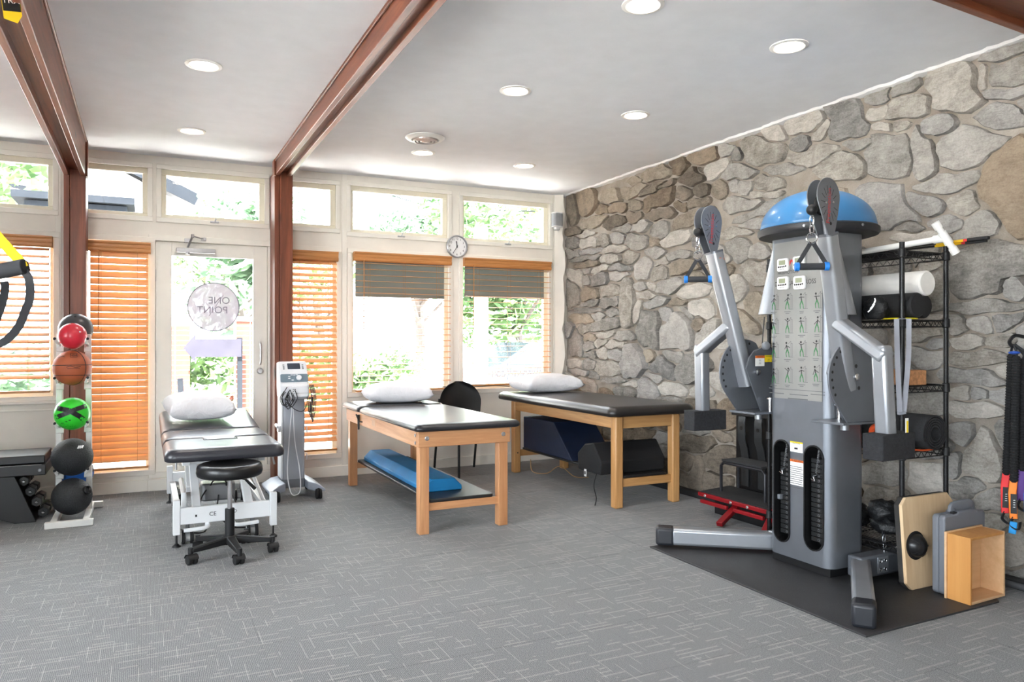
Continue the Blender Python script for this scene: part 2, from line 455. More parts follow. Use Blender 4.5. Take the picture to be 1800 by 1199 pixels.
w3 = window(*LW[3], sash=.04); w4 = window(*LW[4], sash=.04, mull=None)
# website lettering on the outside of the right-hand window, seen from behind
g = text_g('ONEPOINTPT.COM', 0.088, (3.50, WY + .068, 0.905), X3, Z3, mirror=True, sx=.78)
build(g, 'window_lettering', mat('white_vinyl', (250, 250, 250), .6, var=0.0), w4, ang=0)
def fill_window(axis, a0, a1, z0, z1):  # unseen windows, added only to bring fill daylight into the room
    NW[0] += 1
    c = (a0 + a1) / 2
    if axis == 'y':
        w = thing('window_%d' % NW[0], None, None, (c, YF, z0), kind='structure'); g = G(); casing(g, a0, a1, z0, z1, .06, YF - .1, YF - .04)
        build(g, 'sash', M_sash, w); build(G().box(a0 + .05, a1 - .05, YF - .075, YF - .069, z0 + .05, z1 - .05), 'pane', M_glass, w, ang=0)
    else:
        w = thing('window_%d' % NW[0], None, None, (XL, c, z0), kind='structure'); g = G()
        g.box(XL - .1, XL - .04, a0, a1, z0, z0 + .06); g.box(XL - .1, XL - .04, a0, a1, z1 - .06, z1); g.box(XL - .1, XL - .04, a0, a0 + .06, z0 + .06, z1 - .06); g.box(XL - .1, XL - .04, a1 - .06, a1, z0 + .06, z1 - .06)
        build(g, 'sash', M_sash, w); build(G().box(XL - .075, XL - .069, a0 + .05, a1 - .05, z0 + .05, z1 - .05), 'pane', M_glass, w, ang=0)
for h in FILL_FRONT: fill_window('y', *h)
for h in FILL_LEFT: fill_window('x', *h)
# light portals so the renderer samples the daylight through the openings
def portal(c, sx, sy, rot):
    l = bpy.data.lights.new('daylight_portal', 'AREA'); l.shape = 'RECTANGLE'; l.size = sx; l.size_y = sy; l.cycles.is_portal = True
    o = bpy.data.objects.new('daylight_portal', l); COL.objects.link(o); o.location = c; o.rotation_euler = rot
portal((1.05, WY + .16, 1.45), 5.8, 2.7, (math.radians(-90), 0, 0))
for h in FILL_FRONT: portal(((h[0] + h[1]) / 2, YF - .16, (h[2] + h[3]) / 2), h[1] - h[0], h[3] - h[2], (math.radians(90), 0, 0))
for h in FILL_LEFT: portal((XL - .16, (h[0] + h[1]) / 2, (h[2] + h[3]) / 2), h[3] - h[2], h[1] - h[0], (0, math.radians(-90), 0))

# --- glass door
d = thing('door_1', None, None, ((DOOR[0] + DOOR[1]) / 2, WY, DOOR[2]), kind='structure')
x0, x1, z0, z1 = 0.078, 0.977, 0.118, 2.087
g = G(); casing(g, DOOR[0] - .045, DOOR[1] + .045, DOOR[2] - .0, DOOR[3] + .045, .05, WY - .014, WY + .002); build(g, 'door_frame', M_trim, d, bevel=.004)
build(G().box(x0, x0 + .125, WY + .012, WY + .055, z0, z1), 'stile', M_trim, d, bevel=.003)
build(G().box(x1 - .118, x1, WY + .012, WY + .055, z0, z1), 'stile', M_trim, d, bevel=.003)
build(G().box(x0 + .125, x1 - .118, WY + .012, WY + .055, z1 - .112, z1), 'rail', M_trim, d, bevel=.003)
build(G().box(x0 + .125, x1 - .118, WY + .012, WY + .055, z0, z0 + .20), 'rail', M_trim, d, bevel=.003)
build(G().box(x0 + .12, x1 - .11, WY + .03, WY + .036, z0 + .19, z1 - .10), 'pane', M_glass, d, ang=0)
build(G().box(x0 - .005, x1 + .005, WY + .02, WY + .05, z0 - .012, z0 - .001), 'door_gap_strip', M_black, d)  # black strip coloured in for the dark gap under the door
g = G(); casing(g, DOOR[0] - .002, DOOR[1] + .002, DOOR[2] - .002, DOOR[3] + .002, .03, WY + .057, WY + .085); build(g, 'door_stop', M_trim, d)  # stop added to keep sky light out of the gap around the leaf
for hz in (1.80, 1.12, .42): build(G().cyl((x0 - .004, WY + .006, hz - .05), (x0 - .004, WY + .006, hz + .05), .008, n=10), 'hinge', M_metal, d)
# door closer with its arm
cl = build(G().box(.235, .545, WY - .045, WY + .012, 2.0, 2.038), 'door_closer', M_metal, d, bevel=.006)
g = G().cyl((.325, WY - .02, 1.985), (.325, WY - .02, 2.0), .017, n=14); g.bar((.325, WY - .02, 2.045), (.36, WY - .09, 2.135), .018, .008); g.bar((.36, WY - .09, 2.135), (.45, WY - .02, 2.122), .018, .008)
g.box(.43, .47, WY - .03, WY, 2.11, 2.135); g.cyl((.36, WY - .09, 2.12), (.36, WY - .09, 2.15), .012, n=10); g.box(.30, .345, WY - .03, WY, 2.085, 2.12)
build(g, 'closer_arm', M_metal, cl, bevel=.002)
g = G().tube(bez([(.915, WY + .012, 1.24), (.915, WY - .04, 1.22), (.915, WY - .045, 1.13), (.915, WY - .04, 1.06), (.915, WY + .012, 1.045)], 6), .007, 8); build(g, 'pull_handle', M_metal, d)
g = G().lathe([(.0, .028), (.018, .026), (.028, .015), (.026, 0)], (.915, WY + .012, .985), 18, (0, -1, 0)); build(g, 'lock_knob', M_metal, d)
build(G().box(.86, .93, WY - .004, WY + .006, 2.098, 2.115), 'strike_plate', M_trim, d)
M_decal = seethrough('frosted_decal', (224, 215, 228), 0.96); M_decalink = mat('decal_ink', (150, 142, 160), 0.6, var=.02)
dc = Vector((.534, WY + .028, 1.545))
g = G().disc(dc, (0, -1, 0), .205, 48); o = build(g, 'round_decal', M_decal, d, ang=0)
g = G().disc(dc + Vector((0, -.0008, 0)), (0, -1, 0), .212, 48, .204); build(g, 'decal_ring', M_decalink, o, ang=0)
g = text_g('ONE', .085, dc + Vector((.045, -.001, .055)), X3, Z3, mirror=True)
text_g('POINT', .085, dc + Vector((-.01, -.001, -.028)), X3, Z3, mirror=True, g=g)
g.quad(*[dc + Vector((a, -.0012, b)) for a, b in ((.105, .10), (.109, .10), (-.055, -.085), (-.059, -.085))]) if False else None
g.quad(*[dc + Vector((a, -.0012, b)) for a, b in ((.075, .105), (.080, .105), (-.035, -.08), (-.040, -.08))])
build(g, 'decal_lettering', M_decalink, o, ang=0)

# --- baseboard and plinth
build(G().box(XL, DOOR[0] - .05, WY - .018, WY, 0, .095).box(DOOR[1] + .05, WX - .06, WY - .018, WY, 0, .095).box(DOOR[0] - .05, DOOR[1] + .05, WY - .03, WY, 0, .098), 'baseboard_back', M_trim, kind='structure', bevel=.004)
g = G().box(XL, -.60, WY - .012, WY, .70, .712)
g.box(-.64, -.60, WY - .012, WY, .0, 2.8); g.box(1.640, 1.685, WY - .012, WY, .095, 2.8); g.box(3.885, 3.905, WY - .010, WY, .095, 2.8)
build(g, 'trim_1', M_trim, kind='structure', bevel=.002)
# bumpy plaster edge where the white wall meets the stones
g = G(); rng = random.Random(3); zz = 0.09; vs = []; N = 40
for i in range(N + 1):
    z = .09 + (CEIL - .09) * i / N; e = 3.985 + .014 * math.sin(i * .9) + rng.uniform(-.012, .012)
    vs += [(3.90, WY - .012, z), (e, WY - .05 - rng.uniform(0, .01), z), (e + .012, WY, z)]
fs = []
for i in range(N):
    a = 3 * i; fs += [(a, a + 1, a + 4, a + 3), (a + 1, a + 2, a + 5, a + 4)]
build(G().add(vs, fs), 'trim_2', M_wall, kind='structure')

# --- posts and channel beams
def channel_beam(name, x0, x1, ztop, zbot, y0, y1, m, rec=.05, bt=.036):
    b = thing(name, None, None, ((x0 + x1) / 2, y1, zbot), kind='structure')
    build(G().box(x0, x0 + bt, y0, y1, zbot, ztop), 'side_board', m, b, bevel=.004)
    build(G().box(x1 - bt, x1, y0, y1, zbot, ztop), 'side_board', m, b, bevel=.004)
    build(G().box(x0 + bt, x1 - bt, y0, y1, zbot + rec, ztop), 'core_board', m, b)
    build(G().box(x0 - .012, x0, y0, y1, ztop - .022, ztop).box(x1, x1 + .012, y0, y1, ztop - .022, ztop), 'top_bead', m, b, bevel=.003)
    return b
b1 = channel_beam('ceiling_beam', -.562, -.412, CEIL, 2.525, YF, 6.70, M_beam_y)
build(G().box(-.412, -.396, 6.60, 6.69, 2.515, CEIL - .005), 'end_strap', M_post, b1, bevel=.003)
b2 = channel_beam('ceiling_beam', 1.002, 1.135, CEIL, 2.675, YF, 6.70, M_beam_y, rec=.035)
build(G().box(.984, 1.002, 6.60, 6.69, 2.66, CEIL - .005), 'end_strap', M_post, b2, bevel=.003)
b3 = thing('ceiling_beam', None, None, (2.6, 2.0, 2.62), kind='structure')
dx = Vector((1, .05, 0)).normalized(); dy = Vector((-.05, 1, 0)).normalized()
c0 = Vector((2.6, 1.975, 0))
for nm, off, w, zb in (('side_board', 0.05, .036, 2.69), ('side_board', -.13, .036, 2.69), ('core_board', -.04, .145, 2.725)):
    build(G().obox(c0 + dy * off + Vector((0, 0, (zb + CEIL) / 2)), dx, dy, Z3, 1.44, w / 2, (CEIL - zb) / 2), nm, M_beam_x, b3, bevel=.004)
build(G().obox(c0 + dx * 1.30 + dy * -.04 + Vector((0, 0, 2.705)), dx, dy, Z3, .13, .07, .02), 'splice_board', M_beam_x, b3, bevel=.003)
def post(x0, x1, y0, y1, z1):
    p = thing('ceiling_post', None, None, ((x0 + x1) / 2, (y0 + y1) / 2, 0), kind='structure')
    a = x0 + (x1 - x0) * .27
    build(G().box(x0, a, y0 + .006, y1, 0, z1), 'post_board', M_post, p, bevel=.004)
    build(G().box(a + .002, x1, y0, y1, 0, z1), 'post_board', M_post, p, bevel=.005)
post(-.562, -.412, 6.66, WY - .02, 2.575); post(.998, 1.15, 6.66, WY - .02, 2.71)
# ================================================================ STONE WALL
# (origin u, origin v, zoom, [(x, y, half width, half height, angle)])
ST = [
(990, 320, 6.66, [(105,330,45,140,0),(275,240,95,115,0),(560,180,130,70,10),(460,320,80,55,35),(330,470,150,55,25),(640,300,110,55,10),(605,460,115,65,12),(830,280,85,60,10),(980,250,50,75,-20),(820,410,70,75,40),(1140,380,140,65,15),(1120,560,95,120,0),(700,545,95,40,8),(900,520,110,55,20),(140,575,85,40,10),(250,610,80,35,15),(280,715,100,55,0),(465,700,75,55,15),(650,660,90,60,0),(110,710,55,60,0),(320,810,125,35,8),(290,890,145,32,8),(280,960,125,35,12),(550,895,125,55,0),(600,790,140,45,8),(840,700,120,80,0),(1060,700,75,55,0),(1050,820,90,60,-10),(770,890,80,90,10),(1460,430,190,75,22),(1320,650,190,60,20),(1580,560,80,45,25),(1640,690,90,80,0),(1350,860,110,40,10),(1380,1000,180,70,15),(1120,950,85,40,30),(1110,1060,110,80,5),(920,1020,110,110,0),(670,1010,130,55,0),(440,1020,115,35,20),(275,1040,40,35,0),(630,1080,115,60,5),(420,1130,90,60,35),(260,1140,45,60,30),(130,1130,80,90,0),(1150,170,150,100,30),(1400,130,110,70,0),(1600,110,100,65,15),(1370,290,70,60,0),(1560,240,110,60,20),(830,90,200,70,20),(1150,50,150,40,25),(1640,880,90,60,-20),(1540,1110,120,60,0),(110,840,60,45,0)]),
(990, 490, 6.66, [(310,190,95,65,25),(540,150,125,55,10),(740,300,80,290,0),(900,90,85,45,0),(1020,85,60,45,0),(950,190,100,40,-8),(1240,80,150,70,15),(1510,140,160,75,10),(550,270,100,60,10),(330,285,95,35,12),(270,370,150,30,0),(230,470,120,45,-5),(390,450,60,45,10),(575,390,70,45,5),(510,540,170,65,12),(240,590,75,50,15),(500,650,120,35,8),(715,665,105,60,0),(290,685,75,40,10),(1065,290,130,55,18),(980,590,120,240,0),(860,400,45,120,-15),(1195,430,65,115,10),(1330,640,185,220,-10),(1310,280,90,40,10),(1420,390,100,40,-50),(1610,350,100,110,-25),(1560,540,75,80,0),(1650,680,150,100,50),(300,800,60,50,15),(430,760,80,40,10),(610,770,110,45,0),(150,770,65,150,0),(310,890,75,40,5),(465,875,60,65,-10),(615,890,95,65,0),(140,990,75,55,0),(290,1010,70,70,0),(180,1090,110,40,0),(340,1120,55,40,0),(520,1050,150,90,-8),(820,990,145,210,0),(1000,900,60,80,10),(1150,1040,140,120,-20),(1290,910,110,90,-20),(1480,1040,150,150,30),(1050,1150,110,60,-15),(600,1180,120,30,0),(90,130,70,150,0)]),
(1090, 640, 5.0, [(100,170,65,35,0),(60,250,90,50,0),(230,220,80,130,20),(430,220,110,50,-10),(690,250,75,70,0),(600,90,110,90,20),(440,330,120,40,-5),(680,390,115,75,-10),(620,500,100,55,-10),(160,620,130,60,0),(380,650,100,60,0),(330,770,90,60,0),(130,730,90,60,0),(650,690,150,80,-5),(880,850,110,120,25),(590,870,60,80,0),(660,1000,65,150,0),(560,1030,50,90,0),(830,1040,110,90,0),(640,590,110,35,-8),(900,640,90,40,-15),(250,900,150,90,0),(80,900,90,80,0),(980,450,90,110,0),(1150,300,80,120,0)]),
(1100, 240, 6.66, [(100,540,80,50,20),(350,450,180,60,22),(340,600,180,60,20),(620,360,90,90,35),(760,480,120,90,15),(930,230,140,80,15),(860,380,50,35,0),(1080,360,150,80,35),(1170,180,75,70,0),(1290,230,80,70,25),(1075,610,80,75,0),(1400,590,75,75,0),(1330,400,180,90,10),(1600,190,230,160,15),(1620,560,150,90,0),(1600,680,150,50,8),(1250,560,60,70,0),(1550,880,230,70,22),(1400,800,180,80,5),(1500,1020,200,60,20),(1300,1110,170,50,15)]),
(1340, 130, 6.66, [(130,720,110,110,0),(500,590,210,85,22),(700,650,150,50,50),(980,560,190,200,30),(1300,460,130,70,30),(430,830,110,90,15),(1130,820,160,70,5),(560,960,290,90,12),(930,1050,220,130,5),(1450,920,230,230,0),(1360,260,180,70,25),(1600,170,180,60,25),(1590,600,80,70,0),(1420,620,120,60,15),(200,1100,200,60,5)]),
(1540, 60, 6.66, [(300,620,330,55,23),(900,640,300,210,20),(1500,430,230,150,10),(1230,520,60,150,0),(400,850,250,100,20),(700,1060,170,100,30),(1500,960,260,120,10),(1720,850,90,110,0),(1480,240,250,60,20),(1500,690,250,60,8)]),
(1540, 230, 6.66, [(1050,250,380,220,20),(570,330,120,270,10),(830,600,360,110,18),(1560,700,300,480,15),(480,850,220,110,-20),(1010,850,160,120,-5),(150,900,330,200,-15),(800,1080,220,80,0),(1200,1120,260,160,30),(340,1120,150,60,0)]),
(1580, 400, 3.527, [(560,280,240,190,0),(560,480,230,50,5),(480,600,90,50,0),(680,580,110,55,12),(370,600,60,60,0),(420,710,110,40,0),(640,700,120,35,5),(490,815,170,45,0),(480,930,180,45,-6),(380,1030,60,45,0),(510,1040,60,40,0),(460,1120,150,45,-3),(620,1050,80,50,0),(200,400,90,110,0),(170,230,80,35,0),(160,560,80,40,0),(140,650,110,50,0),(230,720,60,35,0),(150,810,110,60,0),(160,1080,110,70,0),(120,60,130,30,0),(700,380,100,120,0),(690,900,100,60,0)]),
(1500, 680, 3.0, [(650,150,140,45,0),(570,250,60,50,-20),(680,380,110,110,10),(530,420,40,80,0),(600,540,120,60,-20),(350,100,90,60,0),(160,470,90,60,0),(170,580,100,55,-5),(380,490,90,80,0),(720,600,120,70,-10),(830,850,80,120,0),(830,1010,90,60,0),(840,300,80,120,0),(700,720,120,60,0),(90,720,120,90,0),(300,700,120,90,0)]),
]
WXF = 4.03
stones = []          # (cy, cz, 2x2 inverse matrix, tone, real half sizes)
def add_stone(c, ax, ay, tone):
    m = np.array([[ax[0], ay[0]], [ax[1], ay[1]]])
    if abs(np.linalg.det(m)) < 1e-6: return
    stones.append((np.array(c), np.linalg.inv(m), tone, max(np.linalg.norm(ax), np.linalg.norm(ay)), min(np.linalg.norm(ax), np.linalg.norm(ay))))
rng = random.Random(11)
def yz(u, v):
    p = onx(u, v, WXF); return np.array((p.y, p.z))
for ou, ov, sc, lst in ST:
    for x, y, hw, hh, an in lst:
        u, v = ou + x / sc, ov + y / sc; hw, hh = hw / sc * 1.18, hh / sc * 1.18; a = math.radians(an)
        c = yz(u, v)
        if c[1] > CEIL - .01 or c[0] > WY - .02: continue
        e1 = yz(u + hw * math.cos(a) * .5, v - hw * math.sin(a) * .5) - yz(u - hw * math.cos(a) * .5, v + hw * math.sin(a) * .5)
        e2 = yz(u + hh * math.sin(a) * .5, v + hh * math.cos(a) * .5) - yz(u - hh * math.sin(a) * .5, v - hh * math.cos(a) * .5)
        tone = rng.choice((0, 0, 1, 1, 2, 3))
        if c[0] < 3.7: tone = rng.choice((0, 1, 1, 2))
        if c[1] < .72 and c[0] > 3.2: tone = rng.choice((4, 4, 5, 0))  # low stones are browner, and their darker tones also hold the shade there
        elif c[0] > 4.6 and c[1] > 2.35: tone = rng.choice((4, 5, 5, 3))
        if (ou, ov, x) == (1540, 230, 1560): tone = 6
        # skip near duplicates picked from two views
        if any(np.linalg.norm(s[0] - c) < 0.5 * min(s[4], np.linalg.norm(e2), np.linalg.norm(e1)) + .02 for s in stones): continue
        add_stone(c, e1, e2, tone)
n_seen = len(stones)
# smaller stones fill whatever the picked ones leave, and the wall on either side of the view
def arrays(): return np.array([s[0] for s in stones]), np.array([s[1] for s in stones])
A_C, A_I = arrays()
def dmin(p):
    q = np.einsum('nij,nj->ni', A_I, p[None] - A_C); return math.sqrt((q ** 2).sum(-1).min())
for k in range(9000):
    if len(stones) >= 298: break
    y = rng.uniform(1.3, WY - .03); z = rng.uniform(.02, CEIL - .05)
    if y < 2.0 and rng.random() < .75: continue
    p = np.array((y, z)); dm = dmin(p)
    big = 1.5 if y < 2.3 else 1.0
    need = (2.2 if y < 2.3 else 1.75) if k < 4000 else 1.35
    if dm > need:
        hw = rng.uniform(.10, .19) * big; hh = rng.uniform(.06, .10) * big; a = rng.uniform(-.25, .35)
        if y < 2.3: hw *= 1.3; hh *= 1.5
        tone = rng.choice((4, 5, 3)) if z < .72 and y > 3.2 else rng.choice((0, 1, 2, 3))  # low fillers likewise carry that shade in their darker tones
        add_stone(p, np.array((hw * math.cos(a), hw * math.sin(a))), np.array((-hh * math.sin(a), hh * math.cos(a))), tone); A_C, A_I = arrays()
CC = np.array([s[0] for s in stones]); II = np.array([s[1] for s in stones])
def dist_all(p):            # p (n,2) -> (n, N)
    dlt = p[:, None, :] - CC[None]; q = np.einsum('nij,pnj->pni', II, dlt); return np.sqrt((q ** 2).sum(-1))
TONES = [((126, 123, 118), (182, 178, 172)), ((142, 137, 129), (198, 193, 185)), ((122, 120, 117), (178, 175, 171)), ((122, 113, 101), (174, 163, 148)),
         ((102, 94, 84), (152, 140, 126)), ((108, 96, 82), (160, 145, 127)), ((122, 108, 92), (164, 148, 129))]
def stone_mat(i, lo, hi):
    k = NB('stone_%d' % i); v = k.coords('World'); oi = k.node('ShaderNodeObjectInfo')
    n1 = k.noise(v, 9, 8, 0.65, .6); n2 = k.noise(v, 85, 4, .8); n3 = k.noise(k.coords('World', (1, .6, 2.2)), 26, 5, .7, .8)
    mus = k.math('ADD', k.math('MULTIPLY', n1, .40), k.math('MULTIPLY', n3, .30)); f = k.math('ADD', mus, k.math('MULTIPLY', n2, .30))
    f = k.math('ADD', f, k.math('MULTIPLY', k.math('SUBTRACT', oi.outputs['Random'], .5), .16))
    mid = tuple((a + b) / 2 for a, b in zip(lo, hi))
    c = k.ramp(f, [(.30, tuple(x * .72 for x in lo)), (.42, lo), (.52, mid), (.66, hi)])
    k.link(c, k.b.inputs['Base Color']); k.b.inputs['Roughness'].default_value = .88; k.b.inputs['Specular IOR Level'].default_value = .25
    k.bump(k.math('ADD', k.math('MULTIPLY', n3, .7), k.math('MULTIPLY', n2, .35)), .75, .012); return k.m
SM = [stone_mat(i, a, b) for i, (a, b) in enumerate(TONES)]
def mortar_mat():
    k = NB('mortar'); v = k.coords('World'); n1 = k.noise(v, 3.5, 6, .6); n2 = k.noise(v, 150, 3, .7); n3 = k.noise(v, 22, 4, .6)
    f = k.math('ADD', k.math('MULTIPLY', n1, .75), k.math('MULTIPLY', n2, .25))
    k.link(k.ramp(f, [(.32, (126, 117, 106)), (.5, (153, 144, 133)), (.66, (172, 165, 156))]), k.b.inputs['Base Color'])
    k.b.inputs['Roughness'].default_value = .95; k.bump(k.math('ADD', n3, k.math('MULTIPLY', n2, .3)), .6, .012); return k.m
# mortar bed: an uneven sheet over a solid core
wall_right = build(G().box(WX + .015, WX + .3, YF, WY + .14, 0, CEIL), 'wall_right', mortar_mat(), at=(WX, 3.5, 0), kind='structure', ang=0)
g = G(); ny, nz = 130, 52; y0w, y1w = 0.2, WY
for j in range(nz + 1):
    for i in range(ny + 1):
        y = y0w + (y1w - y0w) * i / ny; z = CEIL * j / nz
        g.v.append(Vector((WX + .008 * noise.noise(Vector((y * 5, z * 5, 0))) - .012 * noise.noise(Vector((y * 14, z * 14, 3))) - .004, y, z)))
for j in range(nz):
    for i in range(ny):
        a = j * (ny + 1) + i; g.f.append([a, a + ny + 1, a + ny + 2, a + 1]); g.mi.append(0)
build(g, 'mortar_bed', wall_right.data.materials[0], wall_right, ang=80)
NR = 22; STEPS = np.linspace(.06, 1.7, 50)
for si, (c, inv, tone, hl, hs) in enumerate(stones):
    m = np.linalg.inv(inv); rim = []
    near = np.where(np.linalg.norm(CC - c[None], axis=1) < hl * 3.2 + .5)[0]; near = near[near != si]
    ang_ = 2 * np.pi * np.arange(NR) / NR; DV = (m @ np.stack([np.cos(ang_), np.sin(ang_)])).T          # NR x 2
    pts = c + STEPS[None, :, None] * DV[:, None, :]
    wp = pts + np.stack([np.sin(pts[..., 1] * 31 + 1.3 * np.sin(pts[..., 0] * 17)), np.sin(pts[..., 0] * 27 + 1.7 * np.sin(pts[..., 1] * 23))], -1) * .012
    wp = wp.reshape(-1, 2); own = np.sqrt((((wp - c) @ inv.T) ** 2).sum(-1)).reshape(NR, -1)
    oth = np.full(wp.shape[0], 9.0)
    for j in near: oth = np.minimum(oth, np.sqrt((((wp - CC[j]) @ II[j].T) ** 2).sum(-1)))
    ok = (own < oth.reshape(NR, -1)) & (own < 1.5)
    for k in range(NR):
        bad = np.where(~ok[k])[0]; t = STEPS[max(bad[0] - 1, 0)] if len(bad) else STEPS[-1]
        t = max(t - (.003 + .005 * rng.random()) / np.linalg.norm(DV[k]), .10)
        rim.append(c + DV[k] * t)
    rim = [0.13 * rim[i - 1] + .74 * rim[i] + .13 * rim[(i + 1) % NR] for i in range(NR)]
    # squared-off, broken corners
    rim = [p + (p - c) * rng.uniform(-.06, .03) for p in rim]
    rim = [np.array((min(max(p[0], .25), WY - .012), min(max(p[1], .004), CEIL - .004))) for p in rim]
    size = (hl * hs) ** .5; h = min(.055, .022 + size * .13) * rng.uniform(.6, 1.35)
    tilt = (rng.uniform(-.10, .10), rng.uniform(-.06, .16)); vs = []
    ccen = sum(rim) / NR
    for ri, (sc, dp) in enumerate(((1.0, -.02), (.985, h * .72), (.95, h * .95), (.62, h), (.28, h * 1.02))):
        for i, p in enumerate(rim):
            q = ccen + (p - ccen) * sc; rel = q - ccen
            hh = dp
            if ri >= 1:
                hh += (rel[0] * tilt[0] + rel[1] * tilt[1]) * .6 + .010 * noise.noise(Vector((q[0] * 13, q[1] * 17, si * .37))) * (1 if ri > 1 else .6)
                hh = min(max(hh, .006), .12)
            vs.append((WX - hh, q[0], q[1]))
    vs.append((WX - h * 1.02, ccen[0], ccen[1])); fs = []
    for r in range(4):
        for i in range(NR):
            a, b = r * NR, (r + 1) * NR; fs.append((a + i, b + i, b + (i + 1) % NR, a + (i + 1) % NR))
    for i in range(NR): fs.append((4 * NR + i, 5 * NR, 4 * NR + (i + 1) % NR))
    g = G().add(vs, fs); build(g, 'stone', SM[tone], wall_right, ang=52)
# rough plaster line where the ceiling meets the stones
g = G(); rng2 = random.Random(5); N = 150; vs = []
for i in range(N + 1):
    y = .8 + (WY - .8) * i / N; e = WX - .055 - .02 * noise.noise(Vector((y * 3, 0, 0))) - rng2.uniform(-.01, .014)
    dz = .014 + .012 * abs(noise.noise(Vector((y * 6, 4, 0)))) + rng2.uniform(0, .006)
    vs += [(e - .012, y, CEIL), (e, y, CEIL - dz * .7), (WX, y, CEIL - dz)]
fs = []
for i in range(N):
    a = 3 * i; fs += [(a, a + 3, a + 4, a + 1), (a + 1, a + 4, a + 5, a + 2)]
build(G().add(vs, fs), 'trim_3', mat('plaster_white', (235, 235, 235), .8, var=.02), kind='structure')
build(G().box(WX - .13, WX - .06, .5, WY - .03, 0, .045), 'baseboard_right', mat('rubber_base', (34, 34, 36), .6), kind='structure', bevel=.006)
# ================================================================ BLINDS, SHADES, CEILING FIXTURES, CLOCK, SPEAKER
M_cord = mat('blind_cord', (186, 140, 92), .7)
def blind(x0, x1, zt, zb, tilt, label, wand=True, pitch=.0555):
    yb = WY - .052
    b = thing('window_blind', label, 'blind', ((x0 + x1) / 2, yb, zb), 'wooden slat blinds on the window wall')
    prof = [(0, 0), (.052, 0), (.060, .012), (.060, .03), (.052, .036), (.056, .046), (.056, .064), (.064, .076), (.064, .088), (0, .088)]
    build(G().prism(prof, (x0 - .012, WY - .004 - .0, zt - .088), (0, -1, 0), (0, 0, 1), (x1 - x0 + .024) * -1), 'valance', M_valance, b, ang=25)
    sw, n = .061, int((zt - .10 - zb - .03) / pitch)
    arc = [(-sw / 2 + sw * i / 6, .0035 * (1 - (2 * i / 6 - 1) ** 2)) for i in range(7)]
    poly = arc + [(a, c - .0026) for a, c in reversed(arc)]
    me = G().prism(poly, (-(x1 - x0) / 2 + .006, 0, 0), (0, 1, 0), (0, 0, 1), x1 - x0 - .012).mesh('slat', ang=40)
    z0 = zt - .105
    for i in range(n):
        a = math.radians(tilt + random.uniform(-1.5, 1.5))
        put(me, 'slat', M_blind, ((x0 + x1) / 2, yb, z0 - pitch * i), b, rot=(a, 0, 0))
    zlast = z0 - pitch * n
    build(G().box(x0 + .004, x1 - .004, yb - .028, yb + .028, zb, zb + .018), 'bottom_rail', M_valance, b, bevel=.004)
    for k, f in enumerate((.14, .5, .86) if x1 - x0 > .7 else (.2, .8)):
        xx = x0 + (x1 - x0) * f
        g = G()
        for yy in (yb - .031, yb + .031): g.cyl((xx, yy, zb + .01), (xx, yy, zt - .07), .0011, n=5)
        build(g, 'ladder_cord', M_cord, b)
    if wand:
        xx = x0 + .07
        build(G().cyl((xx, yb - .045, zt - .08), (xx - .003, yb - .05, zt - .72), .0042, n=8).sphere((xx, yb - .047, zt - .08), .007, 8, 6), 'tilt_wand', M_valance, b)
blind(-1.72, -.668, 2.075, .845, 27, 'wooden slat blind in the window at the left edge, behind the hanging straps')
blind(-.403, .030, 2.062, .205, 58, 'nearly closed orange wood blind between the ball rack and the glass door')
blind(1.157, 1.585, 2.068, .250, 34, 'tall wooden blind right of the post, behind the grey therapy cart', wand=False)
blind(1.755, 2.700, 2.082, .775, 4, 'open wooden blind in the big window below and left of the clock')
blind(2.862, 3.822, 2.080, .800, 3, 'open wooden blind in the window nearest the stone wall')
M_shade = translucent('shade_fabric', (150, 156, 152), .28, .8, .03)
for x0, x1, zt, zb, lb in ((1.775, 2.665, 2.06, 1.675, 'grey roller shade pulled part way down, left of the clock'), (2.885, 3.79, 2.06, 1.70, 'grey roller shade pulled part way down, nearest the stone wall')):
    r = thing('roller_shade', lb, 'shade', ((x0 + x1) / 2, WY + .03, zb), 'roller shades behind the open blinds')
    build(G().box(x0, x1, WY + .028, WY + .030, zb, zt), 'fabric', M_shade, r, ang=0)
    build(G().box(x0, x1, WY + .023, WY + .035, zb - .008, zb + .012), 'hem_bar', M_shade, r, bevel=.003)
    build(G().cyl((x0, WY + .034, zt), (x1, WY + .034, zt), .014, n=14), 'roller_tube', M_trim, r)

# --- recessed lights
M_lens = mat('light_lens', (255, 238, 214), .4, var=0, emit=9.0)
M_ring = mat('light_trim', (244, 243, 240), .4, var=.01)
def downlight(x, y, label):
    t = thing('recessed_light', label, 'ceiling light', (x, y, CEIL), 'recessed ceiling lights')
    build(G().lathe([(.098, 0), (.098, -.005), (.080, -.009), (.072, -.004), (.072, 0)], (x, y, CEIL), 32), 'trim_ring', M_ring, t)
    build(G().disc((x, y, CEIL - .003), (0, 0, -1), .0735, 28), 'lens', M_lens, t, ang=0)
    l = bpy.data.lights.new('downlight', 'AREA'); l.shape = 'DISK'; l.size = .14; l.energy = DOWNLIGHT_W; l.color = (1.0, .95, .89); l.spread = math.radians(150)
    o = bpy.data.objects.new('downlight', l); COL.objects.link(o); o.parent = t; o.location = (0, 0, -.012)
downlight(.295, 4.534, 'round recessed light between the two long beams, nearer one')
downlight(.309, 5.996, 'round recessed light in front of the glass door')
downlight(2.057, 4.149, 'round recessed light above the front corner of the nearer treatment table')
downlight(3.018, 4.235, 'round recessed light above the far treatment table, before the stone wall')
downlight(2.059, 2.831, 'round recessed light cut by the top edge of the picture')
downlight(3.039, 2.892, 'round recessed light nearest the top right corner')
downlight(2.053, 5.846, 'round recessed light just behind the round air vent')
downlight(3.009, 5.889, 'round recessed light nearest the window wall speaker')
